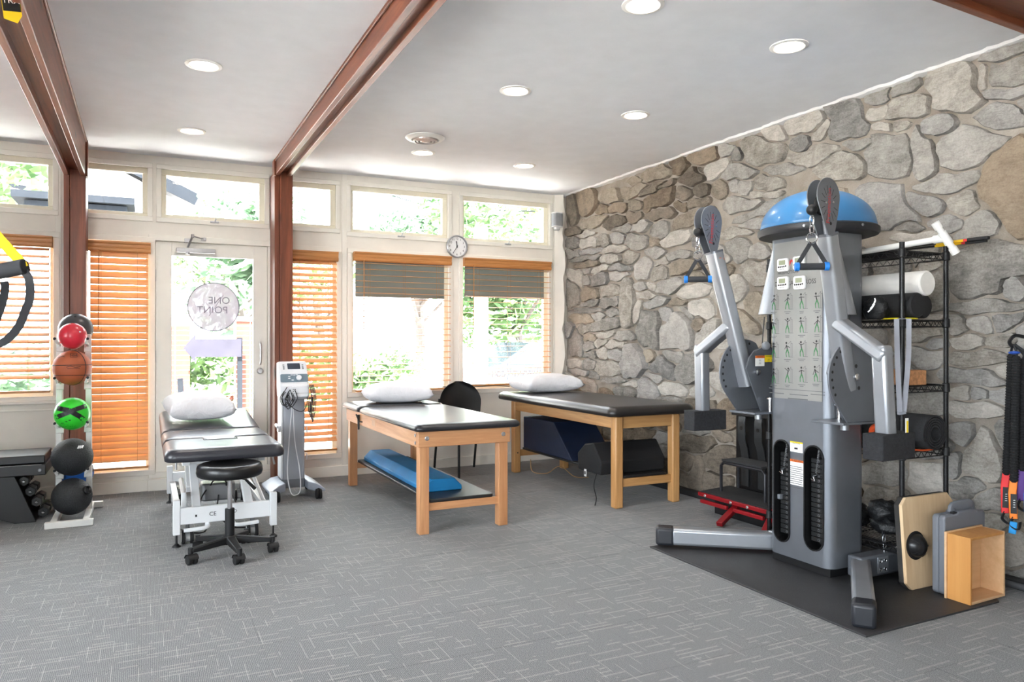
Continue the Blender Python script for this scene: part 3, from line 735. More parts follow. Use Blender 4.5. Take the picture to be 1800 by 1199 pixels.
# --- round air vent
vc = Vector((1.915, 5.41, CEIL)); t = thing('air_vent', 'round white ceiling air vent with concentric rings', 'air vent', vc)
build(G().lathe([(.148, 0), (.15, -.004), (.135, -.016), (.105, -.022), (.102, -.006), (.10, 0)], vc, 36), 'flange', M_ring, t)
M_dark = mat('vent_dark', (50, 46, 44), .8)
build(G().disc(vc - Vector((0, 0, .002)), (0, 0, -1), .10, 30), 'duct', M_dark, t, ang=0)
for r in (.085, .06, .033):
    build(G().lathe([(r, -.006), (r + .012, -.012), (r + .008, -.030), (r - .006, -.034), (r - .003, -.014)], vc, 30), 'ring', mat('vent_ring', (196, 186, 180), .4, .3), t)
build(G().lathe([(.022, -.01), (.024, -.034), (.0, -.038)], vc, 20), 'hub', MATS['vent_ring'], t)

# --- clock
cc = Vector((2.783, WY - .004, 2.188)); t = thing('wall_clock', 'round white wall clock with silver rim between the two windows', 'clock', cc - Vector((0, 0, .11)))
M_chrome = mat('chrome', (215, 215, 218), .12, 1.0, var=.01)
M_white = mat('white_plastic', (240, 240, 240), .4, var=.01)
build(G().lathe([(.108, 0), (.113, .012), (.112, .03), (.104, .036), (.098, .026), (.098, .012)], cc, 40, (0, -1, 0)), 'rim', mat('clock_rim', (176, 178, 182), .35, .6), t)
face = build(G().disc(cc + Vector((0, -.014, 0)), (0, -1, 0), .099, 40), 'clock_face', M_white, t, ang=0)
g = G()
for h in range(1, 13):
    a = math.radians(90 - 30 * h); text_g(str(h), .030, cc + Vector((.078 * math.cos(a), -.0145, .078 * math.sin(a))), X3, Z3, g=g)
build(g, 'numerals', M_black, face, ang=0)
def hand(ang, L, w, y): 
    a = math.radians(90 - ang); dv = Vector((math.cos(a), 0, math.sin(a))); return G().bar(cc + Vector((0, -y, 0)) - dv * .014, cc + Vector((0, -y, 0)) + dv * L, w, .0015, up=(0, 1, 0))
build(hand(352, .055, .007, .018), 'hour_hand', M_black, t, ang=0); build(hand(213, .078, .004, .020), 'minute_hand', M_black, t, ang=0)
build(hand(345, .05, .002, .022), 'second_hand', M_black, t, ang=0)
build(G().lathe([(.006, 0), (.005, .004), (0, .005)], cc + Vector((0, -.019, 0)), 12, (0, -1, 0)), 'hub', M_black, t)
# --- wall speaker
sc_ = Vector((3.905, WY - .055, 2.45)); t = thing('wall_speaker', 'small grey and white wall speaker beside the stone corner', 'speaker', sc_)
build(G().prism(rrect(.112, .088, .03), sc_ + Vector((0, 0, .012)), X3, Y3, .13), 'grille', mat('speaker_grille', (150, 152, 155), .7, bump=.4, bscale=900), t, bevel=.003)
build(G().prism(rrect(.114, .09, .03), sc_ + Vector((0, 0, .1425)), X3, Y3, .012), 'top_cap', M_white, t, bevel=.003)
build(G().prism(rrect(.114, .09, .03), sc_, X3, Y3, .0115), 'bottom_cap', M_white, t, bevel=.003)
build(G().prism(rrect(.06, .05, .015), sc_ + Vector((0, .01, -.028)), X3, Y3, .028).box(sc_.x - .015, sc_.x + .015, sc_.y, WY - .012, 2.425, 2.44), 'bracket', M_white, t, bevel=.003)
build(G().tube(bez([sc_ + Vector((.02, .02, -.028)), sc_ + Vector((.03, .035, -.07)), sc_ + Vector((.05, .04, -.16)), sc_ + Vector((.055, .044, -.6))], 6), .003, 6), 'cord', M_white, t)
# ================================================================ TREATMENT TABLES, PILLOWS, CHAIR, FOAM
M_vinyl = mat('black_vinyl', (38, 38, 42), .30, var=.05, bump=.08, bscale=500, spec=.6)
M_vinyl2 = mat('dark_brown_vinyl', (40, 37, 36), .32, var=.05, bump=.08, bscale=500, spec=.6)
OAK = ((186, 128, 84), (222, 168, 122)); OAK2 = ((178, 128, 76), (216, 168, 112))
oak = [wood('oak_a_%d' % i, *OAK, i, .4, 16) for i in range(3)]; oak2 = [wood('oak_b_%d' % i, *OAK2, i, .4, 16) for i in range(3)]
def cushion(name, m, parent, x0, x1, y0, y1, z0, z1, r=.03, cr=.05):
    """upholstered slab with rounded plan corners and padded rim"""
    g = G(); w, l, h = x1 - x0, y1 - y0, z1 - z0; c = Vector(((x0 + x1) / 2, (y0 + y1) / 2, 0)); rings = []
    for ins, z in ((.012, z0), (0.0, z0 + .008), (-.002, z0 + h * .4), (.004, z0 + h * .68), (.016, z0 + h * .88), (.034, z1 - .001), (.07, z1)):
        rings.append([(c.x + a, c.y + b, z) for a, b in rrect(w - 2 * ins, l - 2 * ins, max(cr - ins * .5, .012), 6)])
    n = len(rings[0])
    for q in rings: g.v += [Vector(p) for p in q]
    for k in range(len(rings) - 1):
        for i in range(n): g.f.append([k * n + i, k * n + (i + 1) % n, (k + 1) * n + (i + 1) % n, (k + 1) * n + i]); g.mi.append(0)
    g.f.append(list(range(n - 1, -1, -1))); g.f.append(list(range((len(rings) - 1) * n, len(rings) * n))); g.mi += [0, 0]
    return build(g, name, m, parent, ang=60)
def bolt(g, c, nrm, r=.012):
    g.lathe([(r, 0), (r, .003), (r * .7, .005), (r * .6, .003), (0, .003)], c, 12, nrm)
# --- nearer table
x0, x1, y0, y1 = 1.585, 2.215, 4.585, 6.47; ls = .066
t = thing('treatment_table', 'oak treatment table with black vinyl top and lower shelf, nearer one', 'table', ((x0 + x1) / 2, (y0 + y1) / 2, 0), 'wooden treatment tables')
for a, b in ((x0, y0), (x1 - ls, y0), (x0, y1 - ls), (x1 - ls, y1 - ls)):
    build(G().box(a, a + ls, b, b + ls, 0, .575), 'leg', oak[2], t, bevel=.003)
build(G().box(x0 - .012, x1 + .012, y0 - .014, y0 + .012, .565, .665), 'end_apron', oak[0], t, bevel=.003)
build(G().box(x0 - .012, x1 + .012, y1 - .012, y1 + .014, .565, .665), 'end_apron', oak[0], t, bevel=.003)
build(G().box(x0 - .014, x0 + .012, y0 + .013, y1 - .013, .565, .665), 'side_apron', oak[1], t, bevel=.003)
build(G().box(x1 - .012, x1 + .014, y0 + .013, y1 - .013, .565, .665), 'side_apron', oak[1], t, bevel=.003)
build(G().box(x0 + .0, x1, y0 + .02, y1 - .02, .645, .664), 'deck', oak[1], t)
for b in (y0 + .02, y1 - .045):
    build(G().box(x0 + ls * .5, x1 - ls * .5, b, b + .025, .145, .195), 'cross_rail', oak[0], t, bevel=.003)
build(G().prism(rrect(.46, 1.84, .02), ((x0 + x1) / 2 - .01, (y0 + y1) / 2 + .0, .196), X3, Y3, .022), 'shelf', mat('shelf_black', (34, 34, 36), .45), t, bevel=.005)
for n_, (yy, zz) in {'a': (y0 + .04, .64), 'b': (y0 + .04, .59)}.items():
    g = G(); bolt(g, (x0 - .014, yy, zz), (-1, 0, 0)); build(g, 'bolt', M_metal, t)
for xx in (x0 + .045, x1 - .04):
    g = G(); bolt(g, (xx, y0 - .014, .622), (0, -1, 0), .015); build(g, 'bolt', M_metal, t)
build(G().box(x0 - .0155, x0 - .0135, 5.56, 5.66, .60, .645), 'maker_plate', mat('brass_plate', (196, 150, 110), .35, .4), t)
cushion('body_cushion', M_vinyl, t, 1.55, 2.305, 4.545, 5.985, .666, .715)
cushion('head_cushion', M_vinyl, t, 1.55, 2.305, 6.0, 6.56, .668, .722)
g = G().tube([(x0 - .02, 5.93, .60), (x0 - .035, 5.96, .60), (x0 - .05, 6.0, .655)], .006, 6); g.cyl((x0 - .025, 6.02, .65), (x0 - .025, 6.02, .53), .011, .008, 8)
build(g, 'backrest_lever', M_black, t)
# --- far table
x0, x1, y0, y1 = 3.135, 3.735, 4.65, 6.42; ls = .072
t = thing('treatment_table', 'pale wood treatment table with thick black top along the stone wall', 'table', ((x0 + x1) / 2, (y0 + y1) / 2, 0), 'wooden treatment tables')
for a, b in ((x0, y0), (x1 - ls, y0), (x0, y1 - ls), (x1 - ls, y1 - ls)):
    build(G().box(a, a + ls, b, b + ls, 0, .69), 'leg', oak2[2], t, bevel=.012)
for b in (y0 + .015, y1 - .04): build(G().box(x0 + ls, x1 - ls, b, b + .025, .595, .688), 'end_apron', oak2[0], t, bevel=.003)
for a in (x0 + .012, x1 - .037): build(G().box(a, a + .025, y0 + ls, y1 - ls, .595, .688), 'side_apron', oak2[1], t, bevel=.003)
for b in (y0 + .02, y1 - .05): build(G().box(x0 + ls - .02, x1 - ls + .02, b, b + .028, .155, .215), 'cross_rail', oak2[0], t, bevel=.004)
build(G().prism(rrect(.40, 1.70, .02), ((x0 + x1) / 2 + .0, (y0 + y1) / 2, .2155), X3, Y3, .02), 'shelf', MATS['shelf_black'], t, bevel=.005)
build(G().box(x0 + .02, x1 - .02, y0 + .02, y1 - .02, .675, .69), 'deck', oak2[1], t)
cushion('cushion', M_vinyl2, t, 3.045, 3.825, 4.57, 6.55, .692, .765, cr=.06)
for xx in (x0 + ls * .5,):
    g = G(); bolt(g, (xx, y1 - ls - .0, .19), (0, -1, 0), .007); build(g, 'bolt', M_black, t)

# --- pillows
def pillow_mat(name, rgb):
    k = NB(name); v = k.coords('Object'); n = k.noise(v, 18, 5, .6, 1.5); n2 = k.noise(v, 7, 4, .5, 2.0)
    k.link(k.ramp(n2, [(.3, tuple(c * .97 for c in rgb)), (.7, rgb)]), k.b.inputs['Base Color']); k.b.inputs['Roughness'].default_value = .8
    k.b.inputs['Sheen Weight'].default_value = .2; k.bump(k.math('ADD', n, k.math('MULTIPLY', n2, 1.2)), .7, .012); return k.m
M_pil = pillow_mat('pillow_case', (240, 240, 244))
def pillow(c, lx, ly, h, rz, label, seed, tilt=(0, 0)):
    g = G(); N = 26; M_ = 18; c = Vector(c); R = Matrix.Rotation(rz, 3, 'Z'); top = []; bot = []
    def pt(i, j, s):
        a = 2 * i / N - 1; b = 2 * j / M_ - 1
        ea = abs(a) ** 2.4; eb = abs(b) ** 2.4
        pin = 1 - .10 * (1 - abs(b) ** 2) * abs(a) ** 3; pin2 = 1 - .13 * (1 - abs(a) ** 2) * abs(b) ** 3
        x, y = a * lx / 2 * pin, b * ly / 2 * pin2
        t = max(0.0, (1 - ea) * (1 - eb)) ** .40
        w = noise.noise(Vector((a * 3, b * 3, seed))) * .12 + noise.noise(Vector((a * 9, b * 8, seed + 5))) * .05
        z = h * .5 + (h * .5 * t * (1 + w) if s > 0 else -h * .5 * t ** .6)
        if t == 0: z = h * .42 + h * .10 * noise.noise(Vector((a * 4, b * 4, seed)))
        z += tilt[0] * x + tilt[1] * y
        return c + R @ Vector((x, y, 0)) + Vector((0, 0, z))
    for s in (1, -1):
        b0 = len(g.v)
        for j in range(M_ + 1):
            for i in range(N + 1): g.v.append(pt(i, j, s))
        for j in range(M_):
            for i in range(N):
                a = b0 + j * (N + 1) + i; f = [a, a + 1, a + N + 2, a + N + 1]
                g.f.append(f if s > 0 else f[::-1]); g.mi.append(0)
    o = build(g, 'pillow', M_pil, at=c, ang=180, label=label, cat='pillow', group='white pillows on the tables')
    bm = bmesh.new(); bm.from_mesh(o.data); bmesh.ops.remove_doubles(bm, verts=bm.verts, dist=.0004); bm.to_mesh(o.data); bm.free(); return o
pillow((1.955, 6.25, .722), .58, .42, .175, -.15, 'white pillow on the nearer oak treatment table', 1.0)
pillow((3.43, 6.26, .766), .62, .42, .175, .05, 'white pillow on the table along the stone wall', 2.0)

# --- foam and wedges stored below
M_bfoam = mat('blue_foam', (20, 128, 190), .65, var=.06, bump=.1, bscale=300)
prof = [(-.14, 0), (.14, 0), (.14, .03), (.085, .085), (-.085, .085), (-.14, .03)]
build(G().prism(prof, (1.84, 6.38, .2185), X3, Z3, 1.55), 'foam_roll', M_bfoam, bevel=.006, label='bright blue foam half bolster on the nearer table shelf', cat='foam bolster')
M_navy = mat('navy_vinyl', (24, 38, 66), .55, var=.08, bump=.1, bscale=400)
build(G().prism([(0, 0), (.90, 0), (.58, .30), (0, .30)], (3.225, 6.335, .2365), (0, -1, 0), Z3, -.42), 'wedge_cushion', M_navy, bevel=.008, label='dark navy wedge cushion under the stone wall table', cat='wedge cushion')
M_bfab = mat('black_fabric', (20, 21, 24), .8, var=.1, bump=.2, bscale=600)
t = thing('positioning_bolster', 'black faceted bolster with small white tag under the stone wall table', 'bolster', (3.42, 4.95, .236))
build(G().prism([(-.16, .0), (.16, .0), (.17, .10), (.06, .235), (-.06, .215), (-.17, .13)], (3.075, 4.93, .2365), (0, -1, 0), Z3, -.60), 'body', M_bfab, t, bevel=.012)
build(G().box(3.068, 3.072, 4.955, 4.985, .20, .255), 'tag', M_white, t)
build(G().box(3.0665, 3.0675, 4.962, 4.978, .215, .240), 'tag_print', M_black, t)
build(G().tube(bez([(3.09, 4.84, .24), (3.06, 4.83, .15), (3.075, 4.82, .06), (3.05, 4.80, .008)], 5), .004, 6), 'strap', M_black, t)
g = G().tube(bez([(3.30, 6.33, .12), (3.28, 6.25, .02), (3.38, 6.15, .012), (3.42, 5.98, .10), (3.50, 5.85, .02), (3.62, 5.8, .012)], 6), .004, 6)
build(g, 'extension_cord', mat('tan_cord', (176, 140, 96), .6), label='thin tan cord looping under the stone wall table', cat='cord')
build(G().tube(bez([(2.62, WY - .03, .80), (2.9, WY - .022, .79), (3.2, WY - .03, .795), (3.36, WY - .026, .785)], 6), .004, 6), 'power_cord', M_black, label='thin black cord along the wall below the windows', cat='cord')

# --- chair between the tables
t = thing('side_chair', 'black upholstered side chair between the two wooden tables', 'chair', (2.76, 6.55, 0))
cR = Matrix.Rotation(.12, 3, 'Z'); cO = Vector((2.745, 6.52, 0))
def L(x, y, z): return cO + cR @ Vector((x, y, z))
M_bseat = mat('chair_black', (22, 21, 22), .5, var=.08, bump=.1, bscale=500)
g = G(); N = 18; rows = 10
for s in (0, 1):
    b0 = len(g.v)
    for j in range(rows + 1):
        tz = j / rows
        hw = .215 * (1 - max(0, (tz - .25) / .75) ** 2.6 * .62) if tz < 1 else .10
        hw = .225 * math.sqrt(max(0.02, 1 - max(0, (tz - .35) / .66) ** 2)) if tz > .35 else .205 + .02 * tz / .35
        for i in range(N + 1):
            a = 2 * i / N - 1; x = a * hw; zz = .56 + .30 * tz
            y = .21 - .07 * a * a - .02 * (1 - abs(a)) * math.sin(math.pi * tz) + .05 * tz
            if s: y += .032 * (1 - abs(a) ** 6) * (1 - tz ** 8) + .004
            g.v.append(L(x, y, zz))
    for j in range(rows):
        for i in range(N):
            a = b0 + j * (N + 1) + i; f = [a, a + 1, a + N + 2, a + N + 1]; g.f.append(f if s == 0 else f[::-1]); g.mi.append(0)
W1 = N + 1; off = W1 * (rows + 1)
for j in range(rows):
    for i in (0, N):
        a = j * W1 + i; f = [a, a + W1, a + W1 + off, a + off]; g.f.append(f if i == 0 else f[::-1]); g.mi.append(0)
for i in range(N):
    a = rows * W1 + i; g.f.append([a, a + 1, a + 1 + off, a + off]); g.mi.append(0)
    a = i; g.f.append([a + 1, a, a + off, a + 1 + off]); g.mi.append(0)
build(g, 'backrest', M_bseat, t, ang=70)
build(G().prism([tuple(p) for p in rrect(.46, .44, .08)], L(0, 0, .42), cR @ X3, cR @ Y3, .05), 'seat', M_bseat, t, bevel=.015, seg=3)
for sx in (-1, 1):
    build(G().tube([L(sx * .22, -.20, 0), L(sx * .22, -.20, .40), L(sx * .215, -.16, .42)], .0115, 10), 'front_leg', M_black, t)
    build(G().tube(bez([L(sx * .22, .29, 0), L(sx * .22, .25, .25), L(sx * .218, .20, .45), L(sx * .218, .185, .70)], 5), .0115, 10), 'rear_leg', M_black, t)
build(G().tube([L(-.22, .19, .44), L(.22, .19, .44)], .0105, 8), 'crossbar', M_black, t)
# ================================================================ HI-LO TABLE, STOOL, THERAPY CART
M_wsteel = mat('white_steel', (232, 234, 236), .35, var=.015)
M_steel = mat('dull_steel', (150, 152, 155), .4, .8, var=.05)
M_hl = mat('hilo_vinyl', (52, 52, 58), .30, var=.05, bump=.06, bscale=500, spec=.6)
M_rub = mat('rubber', (28, 28, 29), .7, var=.1)
M_gwheel = mat('grey_wheel', (176, 178, 180), .5)
t = thing('therapy_table', 'black padded adjustable therapy table on white steel frame before the door', 'table', (.43, 5.6, 0))
def pad(name, y0, y1, z0, z1, z0b=None, z1b=None, cr=.03):
    """padded section; far end may be raised"""
    o = cushion(name, M_hl, t, .10, .77, y0, y1, z0, z1, cr=cr)
    if z0b is not None:
        for v in o.data.vertices:
            y = v.co.y + ORIG[t.name].y; v.co.z += (z0b - z0) * max(0, (y - y0) / (y1 - y0))
    return o
foot = pad('foot_pad', 4.72, 5.255, .545, .622, cr=.06); pad('middle_pad', 5.268, 5.745, .545, .622); pad('head_pad', 5.760, 6.60, .545, .622, .62)
build(G().prism([(-.075, 0), (.075, 0), (.10, .13), (-.10, .13)], (.435, 5.118, .6225), X3, Y3, .004), 'nose_plug', mat('pale_vinyl', (196, 200, 205), .35), foot, bevel=.004)
g = G().tube([(.335, 5.12, .623), (.335, 5.25, .623)], .003, 5); g.tube([(.535, 5.12, .623), (.535, 5.25, .623)], .003, 5); g.tube([(.335, 5.115, .623), (.535, 5.115, .623)], .003, 5)
build(g, 'plug_seam', M_black, foot)
for a in (.20, .63): build(G().box(a, a + .045, 4.90, 6.35, .500, .544), 'upper_rail', M_wsteel, t, bevel=.004)
for b in (4.92, 5.62, 6.30): build(G().box(.245, .63, b, b + .04, .503, .541), 'upper_crossbar', M_wsteel, t, bevel=.004)
g = G().box(.44, .50, 4.86, 4.90, .47, .53); g.box(.45, .49, 4.87, 4.91, .445, .475); build(g, 'release_latch', M_wsteel, t, bevel=.004)
for b, nm in ((4.95, 'front'), (6.33, 'rear')):
    e = build(G().box(.19, .715, b + .004, b + .04, .135, .235), 'end_beam', M_wsteel, t, bevel=.004)
    if nm == 'front':
        g = text_g('CE', .035, (.375, b + .0035, .185), X3, Z3); g.quad((.275, b + .003, .176), (.285, b + .003, .176), (.285, b + .003, .19), (.275, b + .003, .19))
        text_g('C', .03, (.505, b + .0035, .19), X3, Z3, mirror=True, g=g); build(g, 'marking', M_black, e, ang=0)
    for a in (.150, .715):
        f = build(G().box(a, a + .042, b, b + .046, .075, .285), 'end_post', M_wsteel, t, bevel=.004)
        build(G().cyl((a + .021, b + .023, .012), (a + .021, b + .023, .08), .006, n=8).lathe([(.026, 0), (.024, .008), (.009, .02)], (a + .021, b + .023, 0), 14), 'levelling_foot', M_black, f)
for a in (.17, .70): build(G().box(a, a + .04, 4.99, 6.33, .13, .17), 'base_rail', M_wsteel, t, bevel=.004)
for a in (.27, .575):
    for y_a, y_b in ((4.98, 5.55), (5.75, 6.25)):
        build(G().bar((a + .015, y_a, .20), (a + .015, y_b, .505), .05, .05, up=(1, 0, 0)), 'lift_arm', M_wsteel, t, bevel=.004)
build(G().tube([(.215, 5.05, .17), (.215, 5.05, .30), (.215, 5.42, .33)], .016, 8), 'stay_tube', M_wsteel, t)
build(G().tube([(.66, 5.5, .36), (.70, 5.12, .2)], .013, 8), 'stay_tube', M_wsteel, t)
mt = build(G().prism(rrect(.22, .16, .03), (.45, 5.55, .16), X3, Y3, .12), 'motor', M_steel, t, bevel=.012)
g = G()
for pts in ([(.38, 5.48, .25), (.33, 5.42, .16), (.36, 5.3, .012), (.27, 5.25, .012), (.20, 5.4, .012)], [(.52, 5.47, .22), (.56, 5.40, .12), (.48, 5.3, .03), (.60, 5.25, .012), (.66, 5.35, .012)], [(.45, 5.47, .2), (.44, 5.4, .08), (.52, 5.33, .012), (.55, 5.33, .012)], [(.40, 5.47, .27), (.42, 5.42, .31), (.49, 5.44, .30), (.50, 5.47, .26)]):
    g.tube(bez(pts, 5), .005, 6)
build(g, 'motor_cable', M_black, mt)
for a, b, s in ((.235, 5.03, 1), (.615, 5.03, -1), (.215, 6.22, 1), (.66, 6.22, -1)):
    c = build(G().cyl((a - .014, b, .042), (a - .034, b, .042), .042, n=18).cyl((a + .014, b, .042), (a + .034, b, .042), .042, n=18), 'caster_wheel', M_rub, t, bevel=.004)
    build(G().cyl((a - .036, b, .042), (a + .036, b, .042), .029, n=16), 'wheel_hub', M_gwheel, c); build(G().cyl((a, b, .05), (a, b, .14), .012, n=8).box(a - .012, a + .012, b - .02, b + .02, .05, .09), 'caster_fork', M_steel, c)
for pts in ([(.21, 4.93, .105), (.33, 4.925, .112), (.345, 4.96, .125), (.345, 4.99, .16)], [(.64, 4.93, .115), (.52, 4.925, .11), (.49, 4.955, .125), (.49, 4.99, .16)]):
    build(G().tube(bez(pts, 5), 0, prof=rrect(.028, .02, .005, 2)), 'foot_bar', M_wsteel, t)
for a in (.17, .72): build(G().cyl((a, 5.0 if a < .5 else 4.95, .555), (a + (.02 if a > .5 else 0), 5.0 if a < .5 else 4.95, .465), .006, n=8), 'adjust_handle', M_metal, t)
pillow((.365, 6.12, .668), .47, .42, .20, .12, 'white pillow on the raised head of the therapy table by the door', 3.3, tilt=(0, .09))

# --- stool
sx, sy = .445, 4.66
t = thing('rolling_stool', 'black round rolling stool with five casters in front of therapy table', 'stool', (sx, sy, 0))
build(G().lathe([(0, .462), (.165, .462), (.178, .470), (.184, .49), (.182, .515), (.174, .530), (.160, .536), (.12, .528), (.05, .522), (0, .521)], (sx, sy, 0), 40), 'seat', mat('stool_vinyl', (24, 24, 26), .35, var=.05), t, ang=50)
build(G().cyl((sx, sy, .443), (sx, sy, .462), .022, n=14).box(sx - .06, sx + .06, sy - .05, sy + .05, .452, .462), 'seat_plate', M_black, t)
build(G().cyl((sx, sy, .25), (sx, sy, .452), .0135, n=16), 'gas_lift', M_chrome, t)
build(G().cyl((sx, sy, .085), (sx, sy, .272), .027, n=18), 'sleeve', M_black, t, bevel=.003)
build(G().lathe([(.0, .115), (.038, .115), (.044, .105), (.044, .075), (.036, .066), (0, .066)], (sx, sy, 0), 18), 'hub', M_black, t)
build(G().tube([(sx + .02, sy, .455), (sx + .09, sy + .02, .43), (sx + .13, sy + .03, .385)], .006, 8).cyl((sx + .09, sy + .02, .43), (sx + .145, sy + .033, .368), .007, .011, 8), 'height_lever', M_black, t)
for an in (-155, -83, -11, 61, 133):
    a = math.radians(an); dv = Vector((math.cos(a), math.sin(a), 0)); o0 = Vector((sx, sy, 0)); px = Vector((-dv.y, dv.x, 0))
    arm = build(G().add([o0 + dv * r + px * (s_ * w) + Vector((0, 0, z)) for r, w, z0, z1 in ((.03, .026, .07, .112), (.235, .017, .062, .088)) for s_, z in ((-1, z0), (1, z0), (1, z1), (-1, z1))],
                        [(0, 1, 2, 3), (7, 6, 5, 4), (0, 4, 5, 1), (1, 5, 6, 2), (2, 6, 7, 3), (3, 7, 4, 0)]), 'base_arm', M_black, t, bevel=.006)
    c = o0 + dv * .238; build(G().cyl(c + Vector((0, 0, .05)), c + Vector((0, 0, .092)), .014, n=12), 'caster_socket', M_black, arm)
    q = Matrix.Rotation(an * 1.7, 3, 'Z') @ X3; cw = c + Vector((q.y * .012, -q.x * .012, .027))
    g = G(); g.cyl(cw - q * .026, cw - q * .006, .027, n=18).cyl(cw + q * .006, cw + q * .026, .027, n=18).cyl(cw - q * .02, cw + q * .02, .012, n=10); build(g, 'caster', M_rub, arm, bevel=.003)
    g = G(); n_ = 10; up = Vector((0, 0, 1)); fw = q.cross(up)
    prof = [(fw * (.032 * math.cos(th)) + up * (.032 * math.sin(th))) for th in [math.radians(10 + 160 * i / n_) for i in range(n_ + 1)]]
    vs = [cw + q * s_ * .028 + p for s_ in (-1, 1) for p in prof]; g.add(vs, [(i, i + 1, n_ + 2 + i, n_ + 1 + i) for i in range(n_)]); build(g, 'caster_hood', M_black, arm)

# --- therapy cart (ultrasound / stimulation unit on a column)
M_cgrey = mat('cart_grey', (158, 162, 170), .45, var=.02); M_cwhite = mat('cart_white', (226, 228, 232), .4, var=.01); M_cblue = mat('cart_slate', (112, 130, 142), .45, var=.02)
M_cdk = mat('cart_dark_grey', (120, 124, 130), .5, var=.03); M_screen = mat('screen_dark', (62, 70, 82), .15, var=.05)
t = thing('therapy_cart', 'tall grey electrotherapy cart on wheels beside the wooden post', 'therapy cart', (1.08, 6.22, 0))
build(G().prism(rrect(.168, .20, .02), (1.075, 6.26, .14), X3, Y3, .66), 'column', M_cgrey, t)
build(G().prism(rrect(.172, .21, .02), (1.075, 6.26, .075), X3, Y3, .068), 'column_base', M_cdk, t)
build(G().box(.974, .990, 6.17, 6.35, .145, .80), 'side_panel', M_cwhite, t, bevel=.006)  # white panel puts the light on the column's left side into colour
for s_ in (-1, 1):
    xi, xo = 1.075 + s_ * .086, 1.075 + s_ * .215; g = G(); vs = []
    for x, y0, y1, z0, z1 in ((xi, 6.05, 6.42, .07, .135), (1.075 + s_ * .14, 6.02, 6.44, .06, .122), (xo, 6.0, 6.45, .055, .075)):
        vs += [(x, y0, z0), (x, y1, z0), (x, y1, z1), (x, y0, z1)]
    fs = [(0, 1, 2, 3), (8, 11, 10, 9)]
    for k in range(2):
        for i in range(4): a, b = k * 4 + i, k * 4 + (i + 1) % 4; fs.append((a, a + 4, b + 4, b))
    if s_ > 0: fs = [f[::-1] for f in fs]
    f = build(G().add(vs, fs), 'base_wing', mat('wing_grey', (150, 158, 172), .4), t, bevel=.008)
    for yy in (6.0, 6.43):
        g = G().cyl((xo - s_ * .055 - .022, yy, .04), (xo - s_ * .055 - .004, yy, .04), .04, n=18).cyl((xo - s_ * .055 + .004, yy, .04), (xo - s_ * .055 + .022, yy, .04), .04, n=18).cyl((xo - s_ * .055, yy, .03), (xo - s_ * .055, yy, .085), .012, n=8)
        build(g, 'caster', M_rub, f, bevel=.006)
# console: sloping white top with screen, slate band with dial, white drawer
hd = build(G().prism([(0, .80), (.03, .78), (.17, .80), (.20, .98), (.20, 1.075), (.13, 1.085), (.055, .985), (.03, .92), (0, .90)], (1.185, 6.12, 0), Y3, Z3, -.225), 'console', M_cwhite, t, bevel=.012)
n1 = Vector((0, -.1, .075)).normalized(); u1 = Vector((0, .075, .1)).normalized()
pc = Vector((1.075, 6.2125, 1.035))
build(G().prism(rrect(.10, .055, .006), pc + u1 * .012 + n1 * .001 + X3 * .005, X3, u1, .003), 'screen', M_screen, hd)
g = G()
for k in range(4):
    for s_ in (-1, 1): g.prism(rrect(.014, .006, .002, 2), pc + u1 * (-.014 + k * .013) + n1 * .001 + X3 * (s_ * .075), X3, u1, .004)
build(g, 'key', M_cdk, hd)
n2 = Vector((0, -.065, .025)).normalized(); u2 = Vector((0, .025, .065)).normalized(); pc2 = Vector((1.075, 6.1625, .952))
bd = build(G().prism(rrect(.215, .066, .01), pc2, X3, u2, .006), 'control_band', M_cblue, hd)
build(G().lathe([(.022, 0), (.021, .012), (.017, .015), (0, .015)], pc2 + X3 * .035 + n2 * .006, 20, n2), 'dial', M_cwhite, bd)
g = G()
for a, b in ((-.04, .012), (-.04, -.004), (-.015, -.018), (.0, .024), (.02, .026), (-.02, .025)): g.prism(rrect(.018, .006, .002, 2), pc2 + X3 * a + u2 * b + n2 * .006, X3, u2, .002)
build(g, 'button', M_cwhite, bd)
dr = build(G().prism(rrect(.15, .085, .02), (1.10, 6.118, .845), X3, Z3, .03), 'accessory_tray', M_cwhite, t, bevel=.006)
build(G().prism(rrect(.146, .002, .0008, 1), (1.10, 6.087, .835), X3, Z3, .002), 'tray_line', M_cdk, dr)
g = G()
for a, b in ((-.045, .02), (-.03, .02), (-.045, .005), (-.03, .005), (-.052, -.008)): g.disc((1.10 + a, 6.0875, .845 + b), (0, -1, 0), .004, 8)
build(g, 'socket', M_black, dr, ang=0)
rng = random.Random(4)
g = G()
for k in range(6):
    x = .985 + .012 * k; z0 = .86 + rng.uniform(-.02, .03); dip = rng.uniform(.10, .17); w = rng.uniform(.04, .08)
    g.tube(bez([(x, 6.10, z0), (x - w * .6, 6.075, z0 - dip * .5), (x - w * .2, 6.07, z0 - dip), (x + w * .5, 6.075, z0 - dip * .6), (x + .02, 6.085, z0 - .02)], 6), .0032, 6)
g.tube(bez([(.99, 6.09, .80), (1.05, 6.08, .72), (1.12, 6.085, .69), (1.16, 6.09, .74), (1.165, 6.1, .80)], 6), .003, 6)
build(g, 'lead_wire', M_black, t)
g = G()
for k in range(5):
    x = 1.185 + .008 * k; g.tube(bez([(x, 6.12, .90), (x + .012, 6.10, .83), (x + rng.uniform(-.01, .02), 6.09, .74), (x - .01, 6.10, .68 - .02 * k), (x - .004, 6.10, .80)], 6), .0032, 6)
build(g, 'lead_wire', M_black, t)
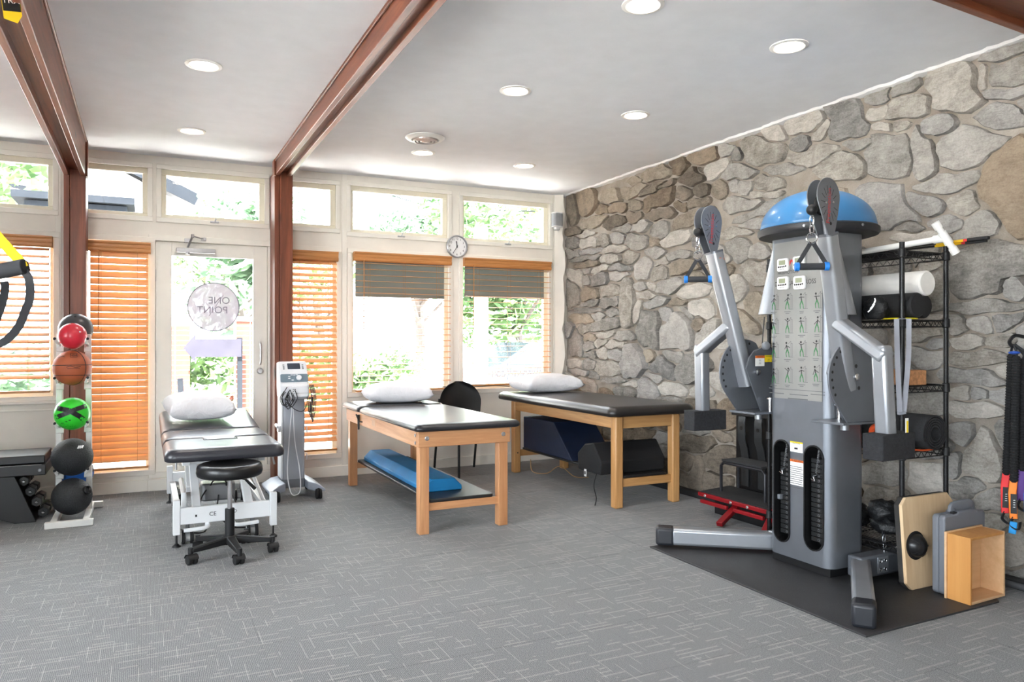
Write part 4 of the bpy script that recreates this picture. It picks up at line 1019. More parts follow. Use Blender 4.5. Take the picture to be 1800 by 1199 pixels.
build(G().tube(bez([(1.04, 6.085, .82), (1.045, 6.10, .72), (1.03, 6.135, .45), (1.015, 6.12, .20), (1.03, 6.06, .06), (1.065, 6.05, .035), (1.105, 6.07, .07), (1.11, 6.125, .22), (1.075, 6.135, .45), (1.055, 6.10, .72)], 6), .0042, 8), 'white_cable', M_cwhite, t)
g = G().box(.955, .974, 6.20, 6.26, .52, .57); g.cyl((.95, 6.19, .56), (.95, 6.27, .575), .012, n=10); build(g, 'probe_holder', M_cwhite, t, bevel=.004)
for zz in (.34, .56): build(G().tube([(1.160, 6.2, zz), (1.178, 6.19, zz), (1.18, 6.19, zz - .05)], .005, 6), 'cable_hook', M_cwhite, t)
# ================================================================ BALL RACK AND BALLS, WEIGHT STAND, SUSPENSION STRAPS
t = thing('ball_rack', 'white steel ball rack standing against the left wooden post', 'ball rack', (-.455, 6.13, 0))
M_rw = mat('rack_white', (226, 226, 222), .4, var=.015)
build(G().box(-.60, -.315, 5.81, 5.855, 0, .042), 'front_foot', M_rw, t, bevel=.004); build(G().box(-.60, -.285, 6.42, 6.465, 0, .042), 'rear_foot', M_rw, t, bevel=.004)
for xa, xb in ((-.552, -.545), (-.361, -.368)):
    build(G().box(xa - .02, xa + .02, 5.855, 6.42, .0, .042), 'base_rail', M_rw, t, bevel=.004)
    build(G().bar((xa, 6.20, .02), (xb, 6.20, 1.30), .038, .038), 'upright', M_rw, t, bevel=.004)
BALLS = [  # (x, y, z, r)
    ('red', -.4565, 6.06, 1.285, .091), ('basket', -.4565, 6.05, 1.063, .1215), ('green', -.4565, 6.05, .742, .113), ('slam', -.4565, 6.05, .440, .130), ('kettle', -.440, 6.02, .150, .128)]
for nm, x, y, z, r in BALLS[:4]:
    for xx in (-.542, -.371):
        zz = z - math.sqrt((r + .009) ** 2 - .0865 ** 2)
        g = G().tube([(xx, 6.20, zz - .03), (xx, 6.165, zz - .004), (xx, 5.985, zz), (xx - (.012 if xx < -.45 else -.012), 5.965, zz + .028)], .0085, 8)
        g.bar((xx, 6.18, zz - .06), (xx, 6.215, zz + .02), .044, .02); build(g, 'ball_prong', M_rw, t)
        build(G().sphere((xx - (.013 if xx < -.45 else -.013), 5.963, zz + .031), .010, 8, 6), 'prong_cap', M_black, t)
for xx in (-.542, -.371):
    for zz in (1.335 - .0895, .288 - .093): build(G().tube([(xx, 6.21, zz - .03), (xx, 6.26, zz), (xx, 6.43, zz), (xx, 6.445, zz + .03)], .0085, 8), 'ball_prong', M_rw, t)
# balls
M_red = mat('red_ball', (212, 44, 62), .3, var=.05, coat=.2)
def ball(nm, mname, x, y, z, r, label, group='balls on the white rack', parts=()):
    t = thing(nm, label, 'ball', (x, y, z - r), group); return t, Vector((x, y, z)), r
n, c, r = ball('exercise_ball', 0, -.4565, 6.06, 1.285, .091, 'small shiny red ball at the top of the white rack')
build(G().sphere(c, r, 32, 20), 'shell', M_red, n, ang=180); build(G().lathe([(.006, 0), (.005, .003), (0, .003)], c + Vector((.05, -.07, .028)).normalized() * (r - .001), 10, Vector((.05, -.07, .028))), 'valve', M_white, n)
n, c, r = ball('exercise_ball', 0, -.4565, 6.345, 1.335, .115, 'dark grey ball behind the small red ball on top of the rack')
build(G().sphere(c, r, 32, 20), 'shell', mat('dark_ball', (62, 64, 68), .35), n, ang=180); build(G().lathe([(.006, 0), (.005, .003), (0, .003)], c + Vector((0, -.6, .8)) * (r - .001), 10, (0, -.6, .8)), 'valve', M_black, n)
# basketball with seams
M_bask = mat('basketball_leather', (178, 92, 56), .55, var=.06, bump=.5, bscale=420, bdist=.003)
n, c, r = ball('basketball', 0, -.4565, 6.05, 1.063, .1215, 'orange basketball with black seams on the white rack')
build(G().sphere(c, r, 36, 22), 'shell', M_bask, n, ang=180)
view = (Vector((0, 0, CAM_H)) - c).normalized(); rx = Vector((view.y, -view.x, 0)).normalized() * -1; upv = Vector((0, 0, 1))
def circ(c, r, a, b, off=0, axis=None, rr=.0026, n=48, g=None):
    g = g or G(); rad = math.sqrt(max(r * r - off * off, 0)); o = c + (axis * off if axis is not None else Vector())
    g.tube([o + a * (rad * math.cos(2 * math.pi * i / n)) + b * (rad * math.sin(2 * math.pi * i / n)) for i in range(n)], rr, 6, closed=True); return g
g = circ(c, r, rx, view, .018, upv); circ(c, r, rx, view, -.052, upv, g=g); circ(c, r, upv, (view + rx * .9).normalized(), g=g)
build(g, 'seam', M_black, n)
def on_ball(c, r, a, b):      # a,b offsets (right, up) on the side that faces the room
    q = rx * a + upv * b; k = math.sqrt(max(r * r - q.length_squared, 0)); return c + q + view * (k + .0020)
def patch(g, c, r, pts):
    g.add([on_ball(c, r, a, b) for a, b in pts], [tuple(range(len(pts)))]); return g
def strokes(g, c, r, path, w):
    for (a0, b0), (a1, b1) in zip(path[:-1], path[1:]):
        L_ = math.hypot(a1 - a0, b1 - b0); nx, ny = -(b1 - b0) / L_ * w / 2, (a1 - a0) / L_ * w / 2; k = max(1, int(L_ / .015))
        for i in range(k):
            s0, s1 = i / k, (i + 1) / k; A = (a0 + (a1 - a0) * s0, b0 + (b1 - b0) * s0); B = (a0 + (a1 - a0) * s1, b0 + (b1 - b0) * s1)
            patch(g, c, r, [(A[0] - nx, A[1] - ny), (B[0] - nx, B[1] - ny), (B[0] + nx, B[1] + ny), (A[0] + nx, A[1] + ny)])
    return g
def ball_text(g, txt, size, c, r, a, b):
    tg = text_g(txt, size, (0, 0, 0), X3, Y3); off = len(g.v)
    g.v += [on_ball(c, r, a + p.x, b + p.y) for p in tg.v]; g.f += [[off + i for i in f] for f in tg.f]; g.mi += [0] * len(tg.f); return g
g = G(); ball_text(g, 'NBA', .022, c, r, .008, .085); strokes(g, c, r, [(-.012, .072), (.028, .072), (.028, .099), (-.012, .099), (-.012, .072)], .0022)
strokes(g, c, r, [(-.035, .005), (-.01, .012), (.02, .002), (.05, .008)], .004); strokes(g, c, r, [(-.03, -.006), (.045, -.006)], .003); strokes(g, c, r, [(-.085, .07), (-.06, .082), (-.045, .075)], .003)
build(g, 'ball_print', M_black, n, ang=0)
# green soccer ball
n, c, r = ball('soccer_ball', 0, -.4565, 6.05, .742, .113, 'bright green soccer ball with black bands on the rack')
build(G().sphere(c, r, 36, 22), 'shell', mat('green_ball', (52, 214, 50), .35, var=.03), n, ang=180)
g = G(); strokes(g, c, r, [(-.090, .045), (-.02, .030), (.05, -.02), (.085, -.062)], .032); strokes(g, c, r, [(-.098, -.018), (-.03, .012), (.02, .035), (.085, .055)], .030)
build(g, 'black_band', mat('band_black', (26, 28, 28), .4), n, ang=0)
g = G()
for k, h in enumerate((.016, .026, .036)):
    x0_ = -.055 + k * .022; patch(g, c, r, [(x0_ + .0, -.072), (x0_ + .014, -.072), (x0_ + .014 - .012, -.072 + h), (x0_ - .012, -.072 + h)][::1])
ball_text(g, 'adidas', .034, c, r, -.018, -.086); build(g, 'ball_logo', M_black, n, ang=0)
# textured slam balls
M_slam = mat('slam_rubber', (34, 36, 38), .6, var=.1, bump=.9, bscale=110, bdist=.008)
n, c, r = ball('slam_ball', 0, -.4565, 6.05, .440, .130, 'textured black slam ball with white logo, fourth on the rack')
build(G().sphere(c, r, 36, 22), 'shell', M_slam, n, ang=180)
g = G()
for k in range(3): patch(g, c, r, [(.028 + k * .012, .068), (.036 + k * .012, .064), (.046 + k * .012, .082), (.038 + k * .012, .086)])
build(g, 'ball_logo', M_white, n, ang=0); g = circ(on_ball(c, r, -.005, .015), .014, rx, upv, rr=.0012); build(g, 'valve_ring', M_black, n)
n, c, r = ball('grip_ball', 0, -.4565, 6.02, .170, .126, 'textured black ball with grip hole at the bottom of the rack')
build(G().sphere(c, r, 36, 22), 'shell', M_slam, n, ang=180)
q = on_ball(c, r, .092, .045); build(G().lathe([(.030, -.012), (.034, .004), (.028, .012), (.022, .006), (.018, -.01), (0, -.012)], q, 20, q - c), 'grip_rim', mat('grip_black', (16, 16, 17), .4), n)
n, c, r = ball('medicine_ball', 0, -.4565, 6.345, .288, .118, 'blue and black medicine ball at the back of the rack base')
ob = build(G().sphere(c, r, 32, 24), 'shell', [mat('blue_ball', (44, 108, 196), .4), mat('ball_black2', (34, 38, 44), .5)], n, ang=180)
for p in ob.data.polygons:
    q = p.center + ORIG[n.name] - c
    if abs(q.z * .9 - q.y * -.35 - .02) < .026: p.material_index = 1
build(circ(c, r, rx, view, .06, upv, rr=.003), 'seam', M_white, n)

# --- black weight stand at the left edge
M_bk = mat('black_powdercoat', (22, 22, 23), .38, var=.08)
t = thing('weight_stand', 'black steel weight stand with slanted foot left of the ball rack', 'weight stand', (-1.0, 6.25, 0))
build(G().box(-1.75, -.615, 6.06, 6.48, .325, .40), 'lower_tray', M_bk, t, bevel=.006); build(G().box(-1.75, -.625, 6.10, 6.52, .402, .458), 'upper_tray', M_bk, t, bevel=.006)
build(G().box(-1.75, -.64, 6.055, 6.06, .397, .401), 'tray_edge', mat('edge_metal', (120, 118, 116), .4, .7), t)
build(G().prism([(-1.18, .325), (-.80, .325), (-.675, .0), (-.80, .0), (-1.18, .16)], (0, 6.10, 0), X3, Z3, .012), 'slanted_leg', M_bk, t, bevel=.004)
build(G().prism([(-1.18, .325), (-.80, .325), (-.675, .0), (-.80, .0), (-1.18, .16)], (0, 6.46, 0), X3, Z3, .012), 'slanted_leg', M_bk, t, bevel=.004)
build(G().box(-.80, -.68, 6.10, 6.46, 0, .012), 'foot_plate', M_bk, t, bevel=.003)
for k, (bx, bz) in enumerate(((-.88, .50), (-.65, .365))):
    g = G(); bolt(g, (bx if k else -.93, 6.06 - .0005, .36), (0, -1, 0), .012); build(g, 'bolt', M_steel, t)
# studded dumbbell heads stacked inside the foot
for k in range(4):
    for j in range(2):
        f = k / 3; x = -.812 + .115 * f + .0 * j; z = .275 - .225 * f; y = 6.16 + .16 * j
        b_ = build(G().prism([(.036 * math.cos(math.radians(60 * i + 30)), .036 * math.sin(math.radians(60 * i + 30))) for i in range(6)], (x + .055, y, z), X3, Z3, -.11), 'hex_head', mat('hex_black', (26, 27, 28), .5), t, bevel=.004)
        build(G().lathe([(.010, 0), (.010, .006), (.006, .010), (0, .010)], (x + .055, y - .0005, z), 12, (0, -1, 0)), 'stud', M_chrome, b_)

# --- suspension straps hanging from the left beam
t = thing('suspension_trainer', 'yellow and black suspension straps hanging from the left beam', 'suspension trainer', (-.5, 3.1, 1.1))
M_yel = mat('yellow_webbing', (238, 196, 20), .7, var=.04, bump=.2, bscale=700); M_web = mat('black_webbing', (34, 36, 40), .75, var=.06, bump=.25, bscale=700)
M_grip = mat('foam_grip', (46, 48, 52), .85, var=.06, bump=.3, bscale=500)
hd_ = 2.35
H0, H1 = P(-34, 484, hd_), P(45, 468, hd_)
build(G().cyl(H0, H1, .024, n=20), 'grip', M_grip, t, bevel=.004)
A = P(0, 421, hd_ + .02); A0 = P(-70, 330, hd_ + .15); top = Vector((-.49, 3.02, 2.46))
vw = ray(20, 450).normalized()
build(G().ribbon([top, (top + A0) / 2, A0, A, P(34, 458, hd_), P(41, 470, hd_)], .030, .003, up=vw), 'yellow_strap', M_yel, t)
build(G().ribbon(bez([P(43, 478, hd_), P(50, 488, hd_), P(53, 510, hd_), P(51, 530, hd_), P(45, 545, hd_), P(34, 572, hd_), P(18, 592, hd_), P(0, 604, hd_), P(-30, 612, hd_)], 4), .024, .003, up=(vw + Vector((.3, .1, .2))).normalized()), 'foot_loop', M_web, t)
build(G().ribbon(bez([P(7, 495, hd_ - .06), P(9, 505, hd_ - .06), P(6, 525, hd_ - .06), P(0, 545, hd_ - .06), P(-10, 570, hd_ - .06)], 4), .022, .003, up=vw), 'inner_loop', M_web, t)
# anchor around the beam with its yellow tag
an = Vector((-.487, 3.12, 2.51))
g = G(); w = .10
g.ribbon([(-.575, 3.12, 2.78), (-.575, 3.12, 2.515), (-.487, 3.12, 2.507), (-.399, 3.12, 2.515), (-.399, 3.12, 2.78)], .04, .004, up=(0, 1, 0))
build(g, 'anchor_strap', M_web, t); build(G().ribbon([an, top], .03, .004, up=X3), 'anchor_lead', M_web, t)
ta = P(13, -40, 2.82); tb = P(23, 30, 2.82); td = (tb - ta).normalized(); tr = ray(20, 0).cross(td).normalized()
tg_ = build(G().prism([(-.03, 0), (.03, 0), (.03, -.145), (.012, -.175), (-.03, -.16)], ta, tr * (1 if tr.x > 0 else -1), -td, .004), 'yellow_tag', M_yel, t)
sgn = tr * (1 if tr.x > 0 else -1); nrm = sgn.cross(-td)
if nrm.dot(ray(20, 0)) > 0: nrm = -nrm
lb = build(G().prism([(-.028, -.055), (.028, -.055), (.028, -.132), (-.028, -.132)], ta + nrm * (.005 if (sgn.cross(-td)).dot(nrm) > 0 else .002), sgn, -td, .001 * (1 if (sgn.cross(-td)).dot(nrm) > 0 else -1)), 'tag_label', M_black, tg_)
build(text_g('TRX', .030, ta + td * .094 + nrm * .0072, sgn, -td, .001 if (sgn.cross(-td)).dot(nrm) > 0 else -.001), 'tag_lettering', M_white, lb, ang=0)
# ================================================================ CABLE MACHINE
M_sil = mat('machine_silver', (120, 124, 131), .38, .55, var=.03, bump=.05, bscale=900)
M_sil2 = mat('machine_silver_light', (164, 168, 174), .32, .6, var=.03)
M_foam = mat('black_foam', (44, 44, 47), .95, var=.15, vscale=60, bump=1.0, bscale=260, bdist=.006)
M_mat = mat('rubber_mat', (48, 48, 50), .55, var=.08, bump=.5, bscale=160, bdist=.003)
build(G().prism([(2.74, 3.70), (2.725, 2.175), (3.66, 2.185), (3.90, 2.40), (3.90, 3.70)], (0, 0, .0004), X3, Y3, .008), 'floor_mat', M_mat, bevel=.002, label='black rubber floor mat under the cable machine', cat='mat')
ZM = .0088
YC = 2.985
t = thing('cable_machine', 'grey dual arm cable machine with instruction panel by the stone wall', 'cable machine', (3.33, YC, ZM))
# body shell with two slots cut in the front
bw, bd_ = .43, .275
body_poly = rrect(bd_, bw, .055, 8)
body = build(G().prism(body_poly, (3.3375, YC, .055), X3, Y3, 1.765), 'body', M_sil, t, ang=30)
def slotprof(w, h, n=10):
    out = []
    for i in range(n + 1): a = math.pi * i / n; out.append((w / 2 * math.cos(a), h / 2 - w / 2 + w / 2 * math.sin(a)))
    for i in range(n + 1): a = math.pi + math.pi * i / n; out.append((w / 2 * math.cos(a), -h / 2 + w / 2 + w / 2 * math.sin(a)))
    return out
slots = []
for (ua, va, ub, vb) in ((1362, 772, 1388, 955), (1415, 782, 1447, 972)):
    p, q = onx(ua, va, 3.20), onx(ub, vb, 3.20); slots.append((( p.y + q.y) / 2, (p.z + q.z) / 2, abs(p.y - q.y), abs(p.z - q.z)))
dgc = None
for sy, sz, sw, sh in slots:
    cg = G().prism(slotprof(sw, sh), (3.10, sy, sz), -Y3, Z3, -.19)
    if G: pass
    cut = bpy.data.objects.new('cutter', cg.mesh('cutter', ang=0)); COL.objects.link(cut)
    bm = bmesh.new(); bm.from_mesh(cut.data); bmesh.ops.recalc_face_normals(bm, faces=bm.faces); bm.to_mesh(cut.data); bm.free()
    cut.location = ORIG[body.name] * 0
    md = body.modifiers.new('cut', 'BOOLEAN'); md.operation = 'DIFFERENCE'; md.object = cut; md.solver = 'EXACT'
    bpy.context.view_layer.update(); dg = bpy.context.evaluated_depsgraph_get()
    nm = bpy.data.meshes.new_from_object(body.evaluated_get(dg)); body.modifiers.clear(); body.data = nm
    nm.set_sharp_from_angle(angle=math.radians(30))
    bpy.data.objects.remove(cut)
if not body.data.materials: body.data.materials.append(M_sil)
M_slot = mat('slot_black', (14, 14, 15), .4)
for sy, sz, sw, sh in slots:
    o = slotprof(sw + .012, sh + .012); i_ = slotprof(sw - .004, sh - .004); n = len(o); g = G()
    f = lambda pr, x: [(x, sy - a, sz + b) for a, b in pr]
    g.add(f(o, 3.199) + f(o, 3.194) + f(i_, 3.194) + f(i_, 3.29), [(k * n + j, k * n + (j + 1) % n, (k + 1) * n + (j + 1) % n, (k + 1) * n + j) for k in range(3) for j in range(n)])
    bm_ = build(g, 'slot_liner', M_slot, t, ang=40)
    st = build(G().box(3.2865, 3.2890, sy - sw / 2 - .01, sy + sw / 2 + .01, sz - sh / 2, sz + sh / 2), 'slot_back', M_slot, t)
    ws = build(G().cyl((3.275, sy - .016, sz + sh * .1), (3.275, sy - .016, sz + sh / 2 - .02), .006, n=8), 'guide_rod', M_steel, t)
    npl = 17; z0_, z1_ = sz - sh / 2 + .035, sz + sh / 2 - .07; dz = (z1_ - z0_) / npl
    for k in range(npl):
        pl = build(G().box(3.235, 3.284, sy - sw * .42, sy + sw * .42, z0_ + k * dz + .0012, z0_ + (k + 1) * dz - .0012), 'weight_plate', MATS['hex_black'], ws, bevel=.002)
    g = G()
    for k in range(npl): g.lathe([(.0075, 0), (.0075, .002), (.005, .002), (.005, 0)], (3.2348, sy - .002, z0_ + (k + .5) * dz), 10, (-1, 0, 0))
    build(g, 'pin_hole_rim', M_steel, ws); ws.children[-1]['kind'] = 'stuff'
    # selector pin on a coiled cord
    pz = z1_ - .085
    build(G().cyl((3.232, sy + .0, pz), (3.198, sy + .004, pz - .01), .006, n=10).tube([(3.205, sy + .004, pz - .004), (3.196, sy - .008, pz - .03), (3.196, sy + .014, pz - .02)], .004, 6), 'selector_pin', M_chrome, t)
    pts = [Vector((3.222 - .01 * s_ + .005 * math.cos(s_ * 95), sy - .004 - .012 * (1 - s_) + .005 * math.sin(s_ * 95), pz + .01 + (z1_ + .05 - pz) * (1 - s_))) for s_ in [i / 90 for i in range(91)]]
    build(G().tube(pts, .0016, 5), 'coiled_cord', M_steel, t)
for k, sy in enumerate((slots[0][0] + slots[0][2] * .40,)):
    for zz in (.70, .37): build(G().box(3.215, 3.26, sy - .012, sy + .008, zz - .014, zz + .014), 'bumper', mat('bumper_grey', (120, 124, 130), .5), t, bevel=.003)
# stickers between the slots
def on_panel(u, v, x=3.1992): return onx(u, v, x)
def sticker(name, u0, v0, u1, v1, parent, m, x=3.1994):
    a, b = onx(u0, v0, x), onx(u1, v1, x); return build(G().box(x - .0006, x, min(a.y, b.y), max(a.y, b.y), min(a.z, b.z), max(a.z, b.z)), name, m, parent, ang=0), a, b
M_or = mat('label_orange', (232, 112, 36), .5, var=0); M_yl = mat('label_yellow', (246, 214, 30), .5, var=0); M_lw = mat('label_white', (240, 240, 238), .5, var=0)
M_ink = mat('label_ink', (40, 40, 42), .6, var=0); M_redink = mat('red_ink', (200, 44, 44), .5, var=0); M_grnink = mat('green_ink', (60, 122, 76), .6, var=0); M_gink = mat('grey_ink', (98, 100, 102), .6, var=0)
st, a, b = sticker('warning_label', 1387, 806, 1413, 857, t, M_lw)
h, a2, b2 = sticker('warning_header', 1387, 806, 1413, 815, st, M_or, 3.1986)
yc, zc = (a2.y + b2.y) / 2, (a2.z + b2.z) / 2
build(text_g('WARNING', .0165, (3.1978, yc - .006, zc), -Y3, Z3), 'label_lettering', M_ink, st, ang=0)
g = G()
for k in range(11):
    z = a.z - .036 - k * .0115; e = .004 + random.uniform(0, .02); g.add([(3.1985, a.y - .005, z), (3.1985, b.y + e, z), (3.1985, b.y + e, z - .004), (3.1985, a.y - .005, z - .004)], [(3, 2, 1, 0)])
build(g, 'label_print', M_gink, st, ang=0)
st, a, b = sticker('caution_label', 1389, 775, 1411, 797, t, M_lw)
sticker('caution_header', 1389, 775, 1411, 781, st, M_yl, 3.1986)
g = G(); ym = (a.y + b.y) / 2; text_g('CAUTION', .012, (3.1978, ym, a.z - .010), -Y3, Z3, g=g)
g.add([(3.1985, ym + .014, a.z - .032), (3.1985, ym - .010, a.z - .032), (3.1985, ym - .010, a.z - .042), (3.1985, ym + .014, a.z - .042)], [(3, 2, 1, 0)]); build(g, 'label_print', M_ink, st, ang=0)
# instruction panel
pa, pb = onx(1352, 430, 3.199), onx(1456, 702, 3.199); py0, py1 = 2.79, 3.185; pz0, pz1 = .93, 1.80
M_plac = mat('placard_metal', (152, 152, 149), .42, .35, var=.03)
pn = build(G().box(3.1975, 3.1995, py0 + .028, py1 - .035, pz0, pz1), 'instruction_panel', M_plac, t, ang=0)
xp = 3.1970
build(text_g('DUAL CABLE CROSS', .036, (xp + .0006, (onx(1360, 497, xp).y + onx(1437, 497, xp).y) / 2, onx(1400, 497, xp).z), -Y3, Z3, sx=.88), 'panel_title', M_ink, pn, ang=0)
build(text_g('FREEMOTION', .024, (xp + .0006, onx(1385, 479, xp).y, onx(1385, 479, xp).z), -Y3, Z3), 'panel_brand', M_ink, pn, ang=0)
c0 = onx(1388, 462, xp); g = G()
g.ribbon(bez([c0 + Vector((0, .085, -.0)), c0 + Vector((0, .065, .022)), c0 + Vector((0, .045, .015)), c0 + Vector((0, .05, -.02)), c0 + Vector((0, .01, -.02)), c0 + Vector((0, -.012, .012)), c0 + Vector((0, -.03, -.01))], 5), .010, .0006, up=X3); build(g, 'panel_logo', M_redink, pn, ang=0)
# sixteen little exercise drawings in four rows
rng = random.Random(21)
def stick(g, A, B, w): 
    A, B = Vector(A), Vector(B); d_ = (B - A).normalized(); nrm = d_.cross(X3) * (w / 2); g.add([A - nrm, B - nrm, B + nrm, A + nrm], [(0, 1, 2, 3)])
cols = [1360, 1384, 1409, 1436]; rowsv = [531, 573, 615, 660]
for r_, v in enumerate(rowsv):
    for c_, u in enumerate(cols):
        if c_ == 3 and r_ >= 2: u -= 2
        o = onx(u, v + (c_ - 1.5) * -1.2, xp); g = G(); S_ = .0021
        def q(a, b): return o + Vector((0, -a * S_, b * S_))
        arm = rng.uniform(-10, 14); lean = rng.uniform(-4, 4)
        g.cur = 0
        stick(g, q(0, 2), q(lean, 14), 3 * S_); g.disc(q(lean, 19) + Vector((.0002, 0, 0)), (-1, 0, 0), 3 * S_, 8)
        stick(g, q(lean, 12), q(-9, 8 + arm), 1.6 * S_); stick(g, q(lean, 12), q(9, 10 + arm * .6), 1.6 * S_)
        g.cur = 2     # machine outline
        stick(g, q(12, -18), q(12, 24), 1.1 * S_); stick(g, q(6, -18), q(20, -18), 1.1 * S_); stick(g, q(12, 24), q(4 + arm * .3, 16), 1.0 * S_); stick(g, q(17, -16), q(17, 18), 1.0 * S_); stick(g, q(12, 18), q(17, 18), 1.0 * S_)
        g.cur = 1     # green trousers
        stick(g, q(0, 3), q(-5, -8), 3.4 * S_); stick(g, q(0, 3), q(5, -8), 3.4 * S_); stick(g, q(-5, -8), q(-5 - lean * .5, -18), 2.4 * S_); stick(g, q(5, -8), q(6, -18), 2.4 * S_)
        g.cur = 3
        for k in range(2): wv = rng.uniform(7, 12) * (1 - .3 * k); stick(g, q(-wv, -25 - k * 4), q(wv, -25 - k * 4), 1.5 * S_)
        dgm = build(g, 'exercise_drawing', [M_ink, M_grnink, M_gink, M_gink], pn, ang=0)
g = G(); a = onx(1352, 682, xp); b = onx(1450, 690, xp); stick(g, a, (xp, b.y, a.z), .003)
for k, (ua, ub, v) in enumerate(((1353, 1378, 690), (1388, 1420, 693), (1425, 1450, 693))): p_, q_ = onx(ua, v, xp), onx(ub, v, xp); stick(g, p_, (xp, q_.y, p_.z), .004)
p_, q_ = onx(1385, 700, xp), onx(1420, 700, xp); stick(g, p_, (xp, q_.y, p_.z), .005); build(g, 'panel_footer', M_gink, pn, ang=0)
# wings beside the panel
for s_ in (-1, 1):
    ytop, ybot = YC + s_ * .205, YC + s_ * .325
    prof_t, prof_b = [], []
    g = G(); n = 9
    for (ye, xe, z, rad) in ((ytop, 3.25, 1.80, .045), (ybot, 3.25, 1.385 + (.02 if s_ > 0 else 0), .045)):
        ring = [(3.25, YC + s_ * .16, z)] + [(xe - rad * math.cos(math.pi * i / (n - 1)) + (.0), ye - s_ * rad + s_ * rad * math.sin(math.pi * i / (n - 1)) * 1.0, z) for i in range(n)] + [(3.33, YC + s_ * .16, z)]
        ring[0] = (3.205, YC + s_ * .16, z); g.v += [Vector(p) for p in ring]
    m_ = n + 2; fs = [(i, (i + 1) % m_, m_ + (i + 1) % m_, m_ + i) for i in range(m_)] + [tuple(range(m_)), tuple(range(2 * m_ - 1, m_ - 1, -1))]
    for f in fs: g.f.append(list(f)); g.mi.append(0)
    w_ = build(g, 'side_cowl', M_sil2, t, ang=40)
    bm = bmesh.new(); bm.from_mesh(w_.data); bmesh.ops.recalc_face_normals(bm, faces=bm.faces); bm.to_mesh(w_.data); bm.free(); w_.data.set_sharp_from_angle(angle=math.radians(40))
    build(G().cyl((3.25, ybot - s_ * .03, 1.39), (3.22, YC + s_ * .29, 1.15), .003, n=6), 'cable', M_black, t)
